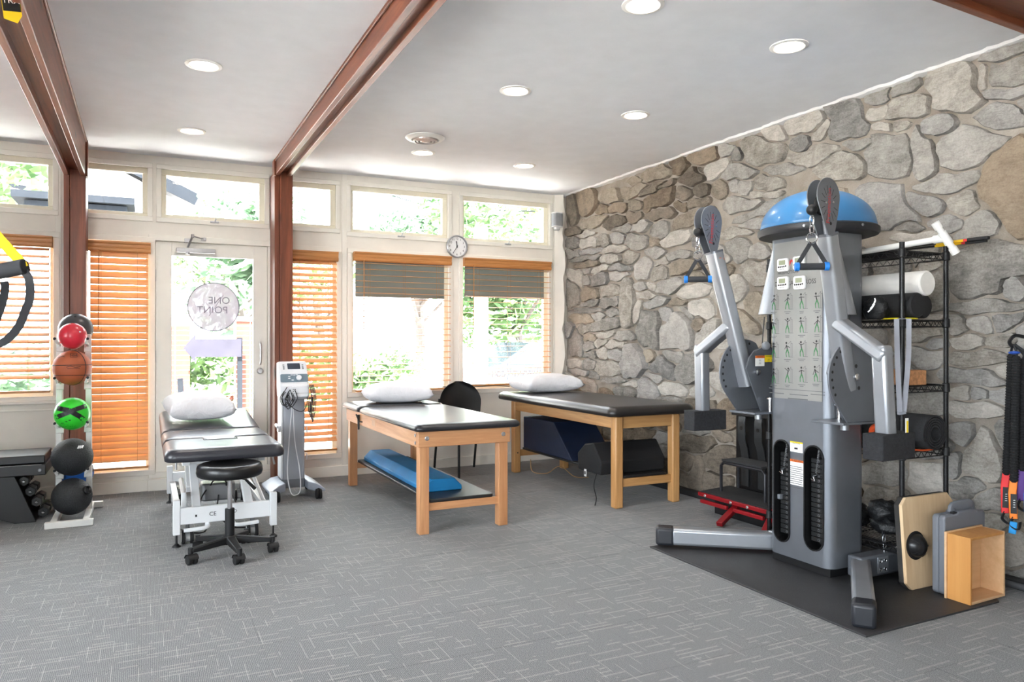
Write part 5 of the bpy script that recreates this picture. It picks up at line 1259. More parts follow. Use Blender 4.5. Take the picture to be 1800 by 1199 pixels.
# arms
ARMS = {}
for s_ in (-1, 1):
    yy = lambda y: YC + s_ * y
    pv = Vector((3.18, yy(.335), 1.07)); nm_ = 'right' if s_ < 0 else 'left'
    ysec, ypl = yy(.385), yy(.285)
    # toothed sector plate (outer) and bracket plate (inner)
    sec = [(.19 * math.cos(math.radians(a)), .19 * math.sin(math.radians(a))) for a in range(62, 222, 8)]
    sec += [(-.06, -.225), (.135, -.225), (.135, .10)]
    sp = build(G().prism(sec, (pv.x, ysec - .005, pv.z), X3, Z3, -.010), 'sector_plate', M_sil, t, bevel=.002)
    g = G()
    for k in range(11):
        a = math.radians(78 + 13.2 * k); c_ = Vector((pv.x + .168 * math.cos(a), ysec - .0062, pv.z + .168 * math.sin(a))); g.disc(c_, (0, -1, 0), .0075, 10)
    g.disc((pv.x, ysec - .0062, pv.z + .055), (0, -1, 0), .010, 12); g.disc((pv.x + .02, ysec - .0062, pv.z - .055), (0, -1, 0), .010, 12)
    ho = build(g, 'index_hole', M_slot, sp, ang=0); ho['kind'] = 'stuff'
    inner = [(-.085, .02), (-.06, .085), (-.02, .125), (.04, .14), (.12, .14), (.12, -.225), (.03, -.225)]
    ip = build(G().prism(inner, (pv.x, ypl - .005, pv.z), X3, Z3, -.010), 'bracket_plate', M_sil, t, bevel=.002)
    build(G().box(pv.x - .10, pv.x + .16, min(yy(.20), yy(.40)), max(yy(.20), yy(.40)), pv.z - .237, pv.z - .225), 'base_plate', M_sil, t, bevel=.002)
    build(G().cyl((pv.x, yy(.27), pv.z), (pv.x, yy(.40), pv.z), .016, n=14).lathe([(.018, 0), (.018, .008), (.010, .012), (0, .012)], (pv.x, min(ysec, ypl) - .006, pv.z), 14, (0, -1, 0)), 'pivot_bolt', M_chrome, t)
    build(G().cyl((pv.x + .03, yy(.30), pv.z - .275), (pv.x + .03, yy(.30), pv.z - .237), .022, n=14), 'pivot_nut', M_steel, t)
    build(G().cyl((pv.x + .06, yy(.24), pv.z - .225), (pv.x + .06, yy(.24), pv.z - .15), .013, n=12).lathe([(.026, 0), (.026, .008), (.020, .013), (0, .013)], (pv.x + .06, yy(.24), pv.z - .155), 16), 'pull_pin', M_chrome, t)
    # main tube
    base = Vector((3.165, yy(.345), .99)); top = Vector((2.965, yy(.40), 1.765)); ax = (top - base).normalized()
    side = Vector((0, 1, 0)); fw = ax.cross(side).normalized(); side = fw.cross(ax).normalized()
    tube = build(G().tube([base, top], 0, prof=rrect(.075, .088, .020, 4), up=side), 'arm_tube', M_sil2, t, ang=40)
    build(G().tube([top - ax * .006, top + ax * .006], 0, prof=rrect(.079, .092, .02, 4), up=side), 'tube_cap', M_sil, tube, ang=40)
    # elbow lever with foam
    att = base + (top - base) * .46
    ex = 3.065
    el = Vector((ex, yy(.625), 1.19)); dn = Vector((ex + .015, yy(.635), .80))
    lev = build(G().bar(att, el + (el - att).normalized() * .035, .062, .078, up=(1, 0, 0)), 'elbow_tube', M_sil2, t, bevel=.016, seg=3)
    build(G().bar(el + (el - dn).normalized() * .04, dn, .078, .066, up=(1, 0, 0)), 'drop_tube', M_sil2, t, bevel=.016, seg=3)
    fb = build(G().obox(dn + Vector((.02, 0, -.035)), Vector((1, -.06 * s_, 0)), Vector((.06 * s_, 1, 0)), Z3, .120, .052, .060), 'foam_block', M_foam, t, bevel=.004)
    # pulley head: two drop-shaped plates with the pulley between
    tear = []
    for k in range(17):
        a = math.radians(-12 + 204 * k / 16); tear.append((.076 * math.cos(a), .035 + .090 * math.sin(a)))
    tear += [(-.052, -.055), (-.032, -.115), (-.020, -.150), (.020, -.150), (.034, -.115), (.054, -.055)]
    hc = top + ax * .145
    tx = Vector((1, 0, .12)).normalized(); tz = tx.cross(Vector((0, 1, 0))); tz = Vector((-.10, 0, 1)).normalized(); tx = Y3.cross(tz).normalized()
    for off in (-.03, .03):
        pl = build(G().prism(tear, hc + Y3 * off, tx, tz, .006), 'pulley_cover', M_sil, t, bevel=.0015)
        if off < 0:
            g = G()
            for k in range(14):
                a = math.radians(25 + k * 24); r0, r1 = .030, .055
                A_ = hc + Y3 * (off - .0068) + tx * (math.cos(a) * r0) + tz * (math.sin(a) * r0 * 1.6); B_ = hc + Y3 * (off - .0068) + tx * (math.cos(a) * r1) + tz * (math.sin(a) * r1 * 1.6)
                d_ = (B_ - A_).normalized(); nn = d_.cross(Y3) * .0014; g.add([A_ - nn, B_ - nn, B_ + nn, A_ + nn], [(0, 1, 2, 3)])
            build(g, 'cover_vent', M_slot, pl, ang=0)
            build(text_g('Freemotion', .036, hc + Y3 * (off - .0072) - tx * .004 - tz * .01, (tz + tx * .16).normalized(), (-tx + tz * .16).normalized(), -.0004), 'cover_logo', M_redink, pl, ang=0)
            for b_ in (-.022, .026): build(G().lathe([(.006, 0), (.005, .004), (0, .005)], hc + Y3 * (off - .006) + tx * b_ + tz * .005, 10, (0, -1, 0)), 'screw', M_chrome, pl)
            build(G().disc(hc + Y3 * (off - .0066) - tz * .095, (0, -1, 0), .008, 12), 'hole', M_slot, pl, ang=0)
    build(G().lathe([(.05, -.012), (.042, -.005), (.042, .005), (.05, .012)], hc, 24, (0, 1, 0)), 'pulley_wheel', M_black, t)
    build(G().tube([top - ax * .02, top + ax * .07], .014, 10), 'head_stem', M_sil2, t)
    ARMS[nm_] = (hc, top)
# knob and labels on the inner bracket of the far arm
build(G().lathe([(.024, 0), (.026, .008), (.022, .018), (.012, .022), (0, .022)], (3.235, YC + .272, 1.222), 18, (-.3, -1, 0)), 'lock_knob', M_sil2, t)
yb_ = YC + .285 - .0158
for nm_, (x0_, x1_, z0_, z1_), m_ in (('arm_label', (3.155, 3.225, 1.105, 1.165), M_lw), ('arm_label', (3.228, 3.285, 1.128, 1.168), M_yl)):
    o = build(G().box(x0_, x1_, yb_, yb_ + .0006, z0_, z1_), nm_, m_, t, ang=0)
    build(G().box(x0_, x1_, yb_ - .0004, yb_, z1_ - .014, z1_), 'label_header', M_or if m_ is M_lw else M_yl, o, ang=0)
    g = text_g('WARNING', .010, ((x0_ + x1_) / 2, yb_ - .0006, z1_ - .007), X3, Z3)
    for k in range(2): text_g('XX XX' if False else '/\\/\\', .016, ((x0_ + x1_) / 2, yb_ - .0006, z1_ - .028 - k * .016), X3, Z3, g=g)
    build(g, 'label_print', M_ink, o, ang=0)
lt = ARMS['left'][1]; o = build(G().obox(lt + Vector((.022, -.0462, -.06)), X3, Y3, Vector((-.25, 0, 1)), .018, .0006, .025), 'orange_label', M_or, t, ang=0)
build(G().disc(lt + Vector((.022, -.0475, -.055)), (0, -1, 0), .009, 3), 'label_symbol', M_ink, o, ang=0)
rb = Vector((3.15, YC - .635, .80)); build(G().obox(rb + Vector((.02, -.040, .05)), X3, Y3, Z3, .011, .0006, .042), 'drop_label', M_lw, t, ang=0); build(G().obox(rb + Vector((.023, -.0408, .05)), X3, Y3, Z3, .006, .0004, .030), 'drop_label_print', M_yl, t, ang=0)
# feet
for s_ in (-1, 1):
    yy = lambda y: YC + s_ * y
    st_, en = Vector((3.36, yy(.27), .066 + ZM)), Vector((2.80, yy(.70), .066 + ZM)); dv = (en - st_).normalized()
    if s_ < 0: en = Vector((2.80, yy(.74), .050 + ZM))
    f = build(G().bar(st_, en - dv * .07, .095, .10, up=Z3), 'stabiliser_leg', M_sil2, t, bevel=.018, seg=3)
    build(G().bar(en - dv * .09, en + dv * .02, .101, .108, up=Z3), 'end_cap', mat('cap_rubber', (36, 38, 44), .45), f, bevel=.018, seg=3)
build(G().box(3.30, 3.68, YC - .325, YC - .235, .015 + ZM, .125 + ZM), 'rear_beam', M_sil, t, bevel=.012); build(G().box(3.30, 3.68, YC + .235, YC + .325, .015 + ZM, .125 + ZM), 'rear_beam', M_sil, t, bevel=.012)
pl = build(G().box(3.42, 3.50, YC - .329, YC - .325, .03 + ZM, .115 + ZM), 'bolt_plate', M_sil2, t, bevel=.001)
for a in (3.44, 3.475):
    for b in (.05, .095): g = G(); bolt(g, (a, YC - .329, b + ZM), (0, -1, 0), .009); build(g, 'bolt', M_chrome, pl)
build(G().box(3.22, 3.46, YC - .20, YC + .20, ZM + .002, .0545), 'plinth', M_black, t)

# handles clipped to the arms
def handle(hc, label, drop, hx=-.075):
    t = thing('cable_attachment', label, 'handle', hc + Vector((hx, 0, -drop)), 'handles on the cable machine')
    b0 = hc + Vector((hx, -.0, -.03)); build(G().sphere(b0, .026, 18, 12), 'stop_ball', M_black, t, ang=180)
    z1_ = b0.z - .03
    def link(z, r, L_, ax_): 
        pts = [Vector((b0.x, b0.y, z)) + ax_ * (r * math.sin(a)) + Z3 * (L_ * math.cos(a)) for a in [2 * math.pi * i / 20 for i in range(20)]]; return G().tube(pts, .0032, 6, closed=True)
    build(link(z1_ - .02, .011, .028, Y3), 'swivel', M_chrome, t); build(link(z1_ - .062, .013, .030, X3), 'carabiner', M_chrome, t); build(link(z1_ - .105, .024, .026, Vector((.75, -.65, 0))), 'ring', M_chrome, t)
    gd = Vector((.80, -.6, 0)).normalized(); gz = hc.z - drop; gc = Vector((b0.x, b0.y, gz)); tp = Vector((b0.x, b0.y, z1_ - .125))
    for s_ in (-1, 1): build(G().ribbon([tp + gd * (s_ * .004), gc + gd * (s_ * .064) + Z3 * .012, gc + gd * (s_ * .066) - Z3 * .014], .020, .003, up=gd if False else ray(1420, 440).normalized()), 'strap', M_web, t)
    build(G().cyl(gc - gd * .058, gc + gd * .058, .0165, n=16), 'grip', M_grip, t)
    for s_ in (-1, 1): build(G().cyl(gc + gd * (s_ * .056), gc + gd * (s_ * .078), .021, n=18), 'end_disc', mat('handle_blue', (30, 120, 205), .35), t, bevel=.003)
handle(ARMS['right'][0], 'black handle with blue ends on the right cable arm', .30)
handle(ARMS['left'][0], 'black handle with blue ends on the left cable arm', .30)

# balance dome on top
bc = Vector((3.35, YC, 1.8205)); t = thing('balance_dome', 'blue half ball balance trainer on top of the cable machine', 'balance trainer', bc)
build(G().lathe([(.0, 0), (.28, 0), (.308, .008), (.316, .02), (.316, .042), (.306, .05), (0, .05)], bc, 48), 'platform', mat('dome_base', (36, 36, 40), .5), t, ang=40)
build(G().lathe([(.298, .0505), (.302, .06)] + [(.30 * math.cos(a), .058 + .205 * math.sin(a)) for a in [math.radians(x) for x in range(4, 90, 7)]] + [(0, .263)], bc, 48), 'dome', mat('dome_blue', (58, 120, 172), .35, var=.03, coat=.15), t, ang=60)
for k in range(3): a = math.radians(-150 + 55 * k); build(G().lathe([(.008, 0), (.007, .003), (0, .004)], bc + Vector((.316 * math.cos(a), .316 * math.sin(a), .03)), 8, (math.cos(a), math.sin(a), 0)), 'plug', M_steel, t)

# kitchen timers stuck to the panel
for k, (u, v, lb) in enumerate(((1376, 466, 'upper left of the four timers on the machine panel'), (1404, 462, 'upper right timer, half behind the hanging handle'), (1376, 498, 'lower left of the four timers on the machine panel'), (1405, 497, 'lower right of the four timers on the machine panel'))):
    c = onx(u, v, 3.185); t = thing('digital_timer', 'small white digital timer, ' + lb, 'timer', Vector((3.1968, c.y, c.z - .035)), 'white timers on the cable machine')
    w_, h_ = .078, .072
    build(G().prism(rrect(w_, h_, .012), (3.1968, c.y, c.z), -Y3, Z3, .017), 'case', M_white, t, bevel=.003)
    build(G().prism(rrect(.046, .026, .003), (3.1795, c.y, c.z + .013), -Y3, Z3, .0006), 'display', mat('lcd', (150, 156, 128), .3), t, ang=0)
    for j in range(5): build(G().lathe([(.0052, 0), (.0045, .002), (0, .002)], (3.1797, c.y + .026 - j * .013, c.z - .010 + (.002 if j == 4 else 0)), 10, (-1, 0, 0)), 'button', M_ink, t)
    build(text_g('MIN SEC', .010, (3.1794, c.y, c.z - .024), -Y3, Z3), 'lettering', M_ink, t, ang=0)
# ================================================================ WIRE SHELVING AND WHAT IS ON IT
RACK0 = len(bpy.data.objects); TOP0 = {o.name for o in bpy.data.objects}
M_wire = mat('black_wire', (26, 26, 28), .35, .3)
rx0, rx1, ry0, ry1 = 3.44, 3.79, 2.53, 3.44
t = thing('wire_shelving', 'black wire shelving unit between the cable machine and the stone wall', 'shelving', ((rx0 + rx1) / 2, (ry0 + ry1) / 2, 0))
for x in (rx0, rx1):
    for y in (ry0, ry1):
        p = build(G().cyl((x, y, .02 + ZM), (x, y, 1.755), .0128, n=14), 'post', M_wire, t)
        build(G().lathe([(.02, ZM), (.016, .012 + ZM), (.010, .03 + ZM)], (x, y, 0), 12).lathe([(.0132, 0), (.0132, .008), (0, .010)], (x, y, 1.75), 12), 'post_end', M_black, p)
        g = G()
        for k in range(66): g.lathe([(.0129, 0), (.0134, .001), (.0134, .003), (.0129, .004)], (x, y, .08 + k * .0254), 10)
        build(g, 'post_groove', M_black, p)['kind'] = 'stuff'
SHZ = (1.715, 1.358, 1.015, .675, .185)
for z in SHZ:
    g = G(); r = .0032
    for zz in (z, z - .032):
        for y in (ry0, ry1): g.cyl((rx0, y, zz), (rx1, y, zz), r, n=6)
        for x in (rx0, rx1): g.cyl((x, ry0, zz), (x, ry1, zz), r, n=6)
    def zig(p, q, n):
        p, q = Vector(p), Vector(q); pts = [p.lerp(q, i / n) - Z3 * (.032 if i % 2 else 0) for i in range(n + 1)]; g.tube(pts, .0022, 5)
    zig((rx0, ry0, z), (rx1, ry0, z), 14); zig((rx0, ry1, z), (rx1, ry1, z), 14); zig((rx0, ry0, z), (rx0, ry1, z), 36); zig((rx1, ry0, z), (rx1, ry1, z), 36)
    for k in range(14): x = rx0 + (rx1 - rx0) * (k + .5) / 14; g.cyl((x, ry0, z + .002), (x, ry1, z + .002), .0017, n=5)
    for k in range(4): y = ry0 + (ry1 - ry0) * (k + .5) / 4; g.cyl((rx0, y, z - .002), (rx1, y, z - .002), .0025, n=5)
    sh = build(g, 'wire_shelf', M_wire, t)
    for x in (rx0, rx1):
        for y in (ry0, ry1): build(G().lathe([(.0132, .012), (.018, .008), (.020, -.034), (.0135, -.038)], (x, y, z), 12), 'collar', M_black, sh)
def roller(name, m, x, z, r, y0, y1, label, cat='foam roller', group=None):
    return build(G().lathe([(0, 0), (r - .008, 0), (r, .008), (r, y1 - y0 - .008), (r - .008, y1 - y0), (0, y1 - y0)], (x, y0, z), 28, (0, 1, 0)), name, m, label=label, cat=cat, group=group, ang=40)
zs = SHZ[1] + .0045
roller('foam_roller', mat('black_roller', (30, 30, 32), .7, bump=.3, bscale=300), 3.525, zs + .0725, .065, 2.50, 3.38, 'black foam roller on the second shelf of the wire rack', group='foam rollers on the rack')
roller('foam_roller', MATS['black_roller'], 3.662, zs + .0725, .065, 2.56, 3.40, 'black foam roller at the back of the second shelf, below the white one', group='foam rollers on the rack')
roller('foam_roller', mat('white_roller', (232, 230, 226), .65, bump=.2, bscale=300), 3.592, zs + .0725 + .115, .066, 2.495, 3.39, 'white foam roller lying on the black rollers', group='foam rollers on the rack')
# yellow ring, grey straps
t = thing('agility_disc', 'thin yellow disc lying at the front of the second shelf', 'disc', (3.49, 2.56, zs)); cyc = Vector((3.478, 2.545, zs))
build(G().lathe([(.05, 0), (.085, 0), (.088, .003), (.085, .006), (.05, .006)], Vector((3.44, 2.43, SHZ[1] + .0052)) + Vector((.06, .16, .0)), 30), 'rim', mat('yellow_plastic', (226, 214, 28), .4), t)
build(G().lathe([(.022, .0), (.05, .0005), (.05, .004), (.022, .004)], Vector((3.50, 2.59, SHZ[1] + .0052)), 24), 'web', MATS['yellow_plastic'], t)
t = thing('stretch_strap', 'grey fabric straps hanging from the second shelf of the rack', 'strap', (3.42, 2.5, .8)); M_gs = mat('grey_strap', (150, 152, 160), .7, bump=.2, bscale=500)
for a, b, c in (((1577, 560), (1579, 640), (1583, 728)), ((1599, 560), (1598, 630), (1590, 726))):
    build(G().ribbon(bez([P(*a, 3.735), P(*b, 3.72), P(*c, 3.73)], 8), .024, .002, up=ray(1590, 650).normalized()), 'strap_run', M_gs, t)
build(G().bar(P(1580, 560, 3.735), P(1600, 560, 3.735), .022, .003), 'strap_top', M_gs, t); build(G().bar(P(1580, 729, 3.73), P(1592, 727, 3.73), .022, .012), 'strap_end', M_gs, t)
# crumpled black bag at the machine end of the second shelf
def lump(name, c, sc, m, label, cat, seed, amp=.25, parent=None, n=(24, 16), freq=2.5):
    g = G().sphere((0, 0, 0), 1, *n)
    vs = []
    for p in g.v:
        q = p.normalized(); k = 1 + amp * noise.noise(q * freq + Vector((seed, 0, 0))) + amp * .5 * noise.noise(q * freq * 2.7 + Vector((0, seed, 0)))
        vs.append(Vector((p.x * sc[0] * k, p.y * sc[1] * k, max(p.z * sc[2] * k, -sc[2] * .8))) + Vector(c))
    g.v = vs; return build(g, name, m, parent, ang=180, label=label, cat=cat)
M_bag = mat('bag_black', (22, 23, 25), .45, var=.2, bump=.5, bscale=90, bdist=.01)
t = thing('mesh_bag', 'crumpled black mesh bag with white print beside the rollers', 'bag', (3.46, 2.72, zs + .135))
lump('bag_body', (3.405, 2.655, zs + .055), (.045, .070, .066), M_bag, None, None, 4.0, parent=t)
g = G()
for k in range(3): g.ribbon(bez([P(1526 + k * 4, 548 - k * 6, 3.70), P(1533 + k * 3, 541 - k * 6, 3.69), P(1538, 533 - k * 5, 3.69)], 4), .006, .001, up=ray(1530, 540).normalized())
build(g, 'bag_print', M_white, t, ang=0)
# third shelf
zt = SHZ[2] + .0042
build(G().box(3.50, 3.655, 2.545, 2.70, zt, zt + .078), 'cork_block', mat('cork', (196, 142, 98), .9, var=.12, vscale=70, bump=.4, bscale=200), bevel=.004, label='tan cork yoga block on the third shelf', cat='yoga block')
t = thing('orange_cone', 'bright orange cone stack on the third shelf behind the machine arm', 'cone', (3.545, 2.96, zt)); M_org = mat('orange_plastic', (238, 92, 44), .45)
for k in range(3): build(G().lathe([(.075, .0 + k * .03), (.078, .006 + k * .03), (.04, .05 + k * .03), (.036, .05 + k * .03), (.07, .004 + k * .03)], (3.535, 2.86, zt), 24), 'cone', M_org, t)
# fourth shelf: rolled mat, orange grips, blue bands
zf = SHZ[3] + .0042
t = thing('rolled_mat', 'rolled black exercise mat on the fourth shelf of the rack', 'exercise mat', (3.62, 2.72, zf)); M_ym = mat('mat_black', (44, 44, 46), .85, var=.06, bump=.7, bscale=130, bdist=.004)
mc = Vector((3.625, 2.475, zf + .094)); pts = []
for i in range(150):
    a = i / 150 * 2 * math.pi * 4.6; r = .030 + .0128 * (a / (2 * math.pi)); pts.append(mc + Vector((r * math.cos(a), 0, r * math.sin(a))))
g = G(); th = .0085; vs = []
for i, p in enumerate(pts):
    d_ = (p - mc).normalized(); vs += [p, p + d_ * th, p + d_ * th + Y3 * .62, p + Y3 * .62]
fs = []
for i in range(len(pts) - 1):
    for k in range(4): a, b = i * 4 + k, i * 4 + (k + 1) % 4; fs.append((a, b, b + 4, a + 4))
fs += [(0, 3, 2, 1), (len(vs) - 4, len(vs) - 3, len(vs) - 2, len(vs) - 1)]
build(G().add(vs, fs), 'roll', M_ym, t, ang=40)
g = G().tube(bez([(3.47, 2.71, zf + .03), (3.43, 2.70, zf + .09), (3.42, 2.66, zf + .12), (3.43, 2.60, zf + .09), (3.46, 2.56, zf + .02)], 6), .016, 8)
build(g, 'orange_handle', M_org, label='orange curved handle on the fourth shelf behind the foam block', cat='massage hook')  # orange curved handle of unknown use
lump('folded_band', (3.50, 2.57, zf + .026), (.06, .05, .030), mat('dark_blue_band', (40, 50, 84), .6), 'dark blue folded band under the rolled mat', 'exercise band', 8.0)
build(G().tube(bez([(3.455, 2.52, zf + .004), (3.50, 2.505, zf + .012), (3.58, 2.51, zf + .004), (3.64, 2.50, zf + .008)], 5), .005, 6), 'tubing_cord', mat('orange_tube', (226, 96, 40), .5), label='thin orange tubing at the edge of the fourth shelf', cat='tubing')
# top shelf: white pipe T, yellow rods
zp = SHZ[0] + .0042
t = thing('pipe_bar', 'white plastic pipe T bar lying on the top shelf', 'pipe', (3.5, 2.8, zp)); M_pvc = mat('pvc', (236, 236, 234), .35, var=.01)
pA, pB = Vector((3.60, 3.36, zp + .018)), Vector((3.66, 2.41, zp + .042)); dj = (pB - pA).normalized()
tA, tB = onx(1648, 392, 3.62), onx(1681, 440, 3.70)
mid = (tA + tB) / 2; pB = mid
build(G().cyl(pA, pB, .0165, n=16), 'long_pipe', M_pvc, t)
build(G().cyl(tA, tB, .0165, n=16).cyl(mid - (tB - tA).normalized() * .035, mid + (tB - tA).normalized() * .035, .022, n=16).cyl(pB - dj * .06, pB, .022, n=16), 'tee', M_pvc, t)
for e, k in ((tA, -1), (tB, 1)): build(G().cyl(e - (tB - tA).normalized() * .025 * k, e + (tB - tA).normalized() * .012 * k, .021, n=16), 'end_cap', M_pvc, t)
for k, (ua, va, ub, vb) in enumerate(((1600, 432, 1742, 415), (1600, 436, 1738, 420))):
    A_, B_ = onx(ua, va, 3.755 + k * .022), onx(ub, vb, 3.755 + k * .022); dd = (B_ - A_).normalized(); L_ = (B_ - A_).length; A_ = A_ - dd * .55; L_ += .55
    t = thing('resistance_rod', ('upper' if k == 0 else 'lower') + ' yellow rod with black grip sticking out over the top shelf', 'rod', B_, 'yellow rods on the rack')
    build(G().bar(A_, A_ + dd * L_ * .72, .012, .010), 'shaft', M_black, t); build(G().bar(A_ + dd * L_ * .72, A_ + dd * L_ * .90, .016, .012), 'yellow_section', M_yel, t)
    build(G().bar(A_ + dd * L_ * .87, A_ + dd * L_ * .895, .0165, .0125), 'red_mark', M_redink, t); build(G().bar(A_ + dd * L_ * .89, B_, .022, .018), 'grip', M_black, t, bevel=.004)
# on the floor inside the rack: ankle weights
t = thing('ankle_weight', 'heap of black ankle weights with metal clip on the lowest rack shelf', 'weights', (3.55, 2.70, .19))
for k, (c, s_) in enumerate((((3.53, 2.70, .335), (.08, .085, .055)), ((3.53, 2.68, .262), (.075, .09, .05)), ((3.66, 2.72, .268), (.06, .09, .055)))):
    lump('weight_pouch', c, s_, M_bag, None, None, 10.0 + k, .3, t)
g = G()
for k in range(3): g.tube([Vector((3.46 + .005 * k, 2.655, .205 - .035 * k)) + Vector((.010 * math.sin(a), -.006, .022 * math.cos(a))) for a in [2 * math.pi * i / 16 for i in range(16)]], .003, 5, closed=True)
build(g, 'clip', M_steel, t); build(G().ribbon(bez([(3.50, 2.69, .27), (3.47, 2.66, .25), (3.46, 2.655, .215)], 4), .02, .004, up=(0, 1, 0)), 'webbing', M_web, t)
lump('sandbag', (3.60, 3.0, .255), (.12, .15, .075), M_bag, 'lumpy black sandbag on the lowest rack shelf behind the machine', 'sandbag', 14.0)

# the whole rack with its load stands a little further back
for o in bpy.data.objects:
    if o.name not in TOP0 and o.parent is None: o.location.x += .045; o.location.y += .037
# ================================================================ THINGS LEANING BELOW THE RACK
t = thing('balance_board', 'pale wooden balance board with black ball standing against the rack', 'balance board', (3.56, 2.46, ZM)); M_ply = wood('pale_ply', (208, 176, 136), (232, 206, 168), 2, .5, 10); M_rubpad = mat('board_rubber', (52, 50, 48), .8, bump=.5, bscale=200)
bpoly = [(0.035, 0), (.365, 0), (.40, .045), (.40, .405), (.355, .455), (.035, .455), (0, .42), (0, .035)]
lx, ly = X3, Vector((0, .075, 1)).normalized()
bo = Vector((3.395, 2.470, ZM))
build(G().prism(bpoly, bo, lx, ly, -.018), 'board', M_ply, t, bevel=.002); build(G().prism(bpoly, bo + Vector((0, .0185, -.001)), lx, ly, -.028), 'rubber_pad', M_rubpad, t, bevel=.003)
bcn = bo + lx * .080 + ly * .215; nb_ = lx.cross(ly)
nb_ = -nb_ if nb_.y > 0 else nb_
build(G().lathe([(.070, .001), (.071, .004), (.066, .006), (.0, .006)], bcn, 28, nb_), 'socket_ring', M_black, t)
build(G().lathe([(.056, .004)] + [(.058 * math.cos(a), .006 + .046 * math.sin(a)) for a in [math.radians(x) for x in range(0, 91, 10)]], bcn, 28, nb_), 'ball', mat('ball_black', (26, 26, 28), .3), t)
for k in range(5):
    a = 2 * math.pi * k / 5; xx_, yy_ = basis(nb_); build(G().ribbon([bcn + (xx_ * math.cos(a) + yy_ * math.sin(a)) * (.0592 * math.cos(b)) + nb_ * (.0065 + .0472 * math.sin(b)) for b in [math.radians(q) for q in range(5, 60, 9)]], .004, .003, up=nb_), 'ridge', M_black, t)
# grey carrying case
t = thing('tool_case', 'grey hard plastic carrying case standing behind the wooden box', 'case', (3.64, 2.37, ZM)); M_case = mat('case_grey', (112, 116, 124), .5, var=.03, bump=.1, bscale=400)
cp = [(-.16, .012), (-.148, 0), (.148, 0), (.16, .012), (.16, .375), (.148, .388), (.10, .388), (.09, .40), (-.05, .40), (-.06, .388), (-.148, .388), (-.16, .375)]
for y, nm in ((2.346, 'front_shell'), (2.3795, 'back_shell')): build(G().prism([(a, b) for a, b in cp], (3.655, y + .033, ZM), X3, Z3, .033), nm, M_case, t, bevel=.010, seg=3)
build(G().tube(bez([(3.60, 2.378, .395 + ZM), (3.605, 2.378, .415 + ZM), (3.66, 2.378, .42 + ZM), (3.735, 2.378, .418 + ZM), (3.745, 2.378, .395 + ZM)], 5), 0, prof=rrect(.05, .018, .006, 3)), 'carry_handle', M_case, t)
for a in (3.572, 3.59): build(G().box(a, a + .012, 2.352, 2.372, .385 + ZM, .398 + ZM), 'latch', M_black, t, bevel=.002)
# open wooden box
t = thing('wooden_box', 'small open plywood box lying on its side on the mat', 'box', (3.62, 2.26, ZM)); M_b1 = wood('box_honey', (190, 130, 66), (214, 158, 92), 2, .5, 8); M_b2 = wood('box_inside', (206, 164, 120), (230, 194, 152), 0, .55, 8)
q0, q1, w0, w1, hz, th = 3.474, 3.760, 2.205, 2.318, .315, .013
R_ = lambda x, y: Vector((x, y + (x - q0) * .04, 0))
def slab(name, x0_, x1_, y0_, y1_, z0_, z1_, m):
    vs = [R_(x, y) + Z3 * (z + ZM) for z in (z0_, z1_) for x, y in ((x0_, y0_), (x1_, y0_), (x1_, y1_), (x0_, y1_))]
    build(G().add(vs, [(3, 2, 1, 0), (4, 5, 6, 7), (0, 1, 5, 4), (1, 2, 6, 5), (2, 3, 7, 6), (3, 0, 4, 7)]), name, m, t, bevel=.0015)
slab('side_panel', q0, q0 + th, w0, w1, 0, hz, M_b1); slab('side_panel', q1 - th, q1, w0, w1, 0, hz, M_b2)
slab('top_panel', q0 + th, q1 - th, w0, w1, hz - th, hz, M_b1); slab('bottom_panel', q0 + th, q1 - th, w0, w1, 0, th, M_b2); slab('back_panel', q0 - .008, q1 + .008, w1, w1 + .011, 0, hz + .006, M_b2)

# ================================================================ RESISTANCE TUBES ON THE WALL
M_sleeve = mat('sleeve_black', (24, 24, 26), .85, var=.15, bump=.6, bscale=150, bdist=.005)
hk = thing('wall_hook', 'black curved wall hook holding the resistance tubes', 'hook', (3.99, 2.30, 1.25))
hp = onx(1792, 590, 3.87)
build(G().tube(bez([(3.985, hp.y, hp.z - .02), (3.93, hp.y, hp.z - .01), (3.87, hp.y + .02, hp.z + .0), (3.84, hp.y + .03, hp.z - .03), (3.845, hp.y + .02, hp.z - .055)], 6), .009, 8), 'arm', M_wire, hk)
build(G().box(3.975, 3.99, hp.y - .02, hp.y + .02, hp.z - .06, hp.z + .03), 'plate', M_wire, hk, bevel=.003)
TB = [(1778, 1769, 'red', (224, 44, 48), 'resistance tube in black sleeve with a red end strap', 835, 902), (1787, 1782, 'orange', (240, 130, 36), 'resistance tube in black sleeve with an orange end strap', 848, 912), (1799, 1797, 'purple', (88, 48, 130), 'resistance tube in black sleeve with a purple cord end', 828, 880), (1812, 1810, 'blue', (40, 120, 200), 'resistance tube in black sleeve with a blue end, nearest the picture edge', 850, 915)]
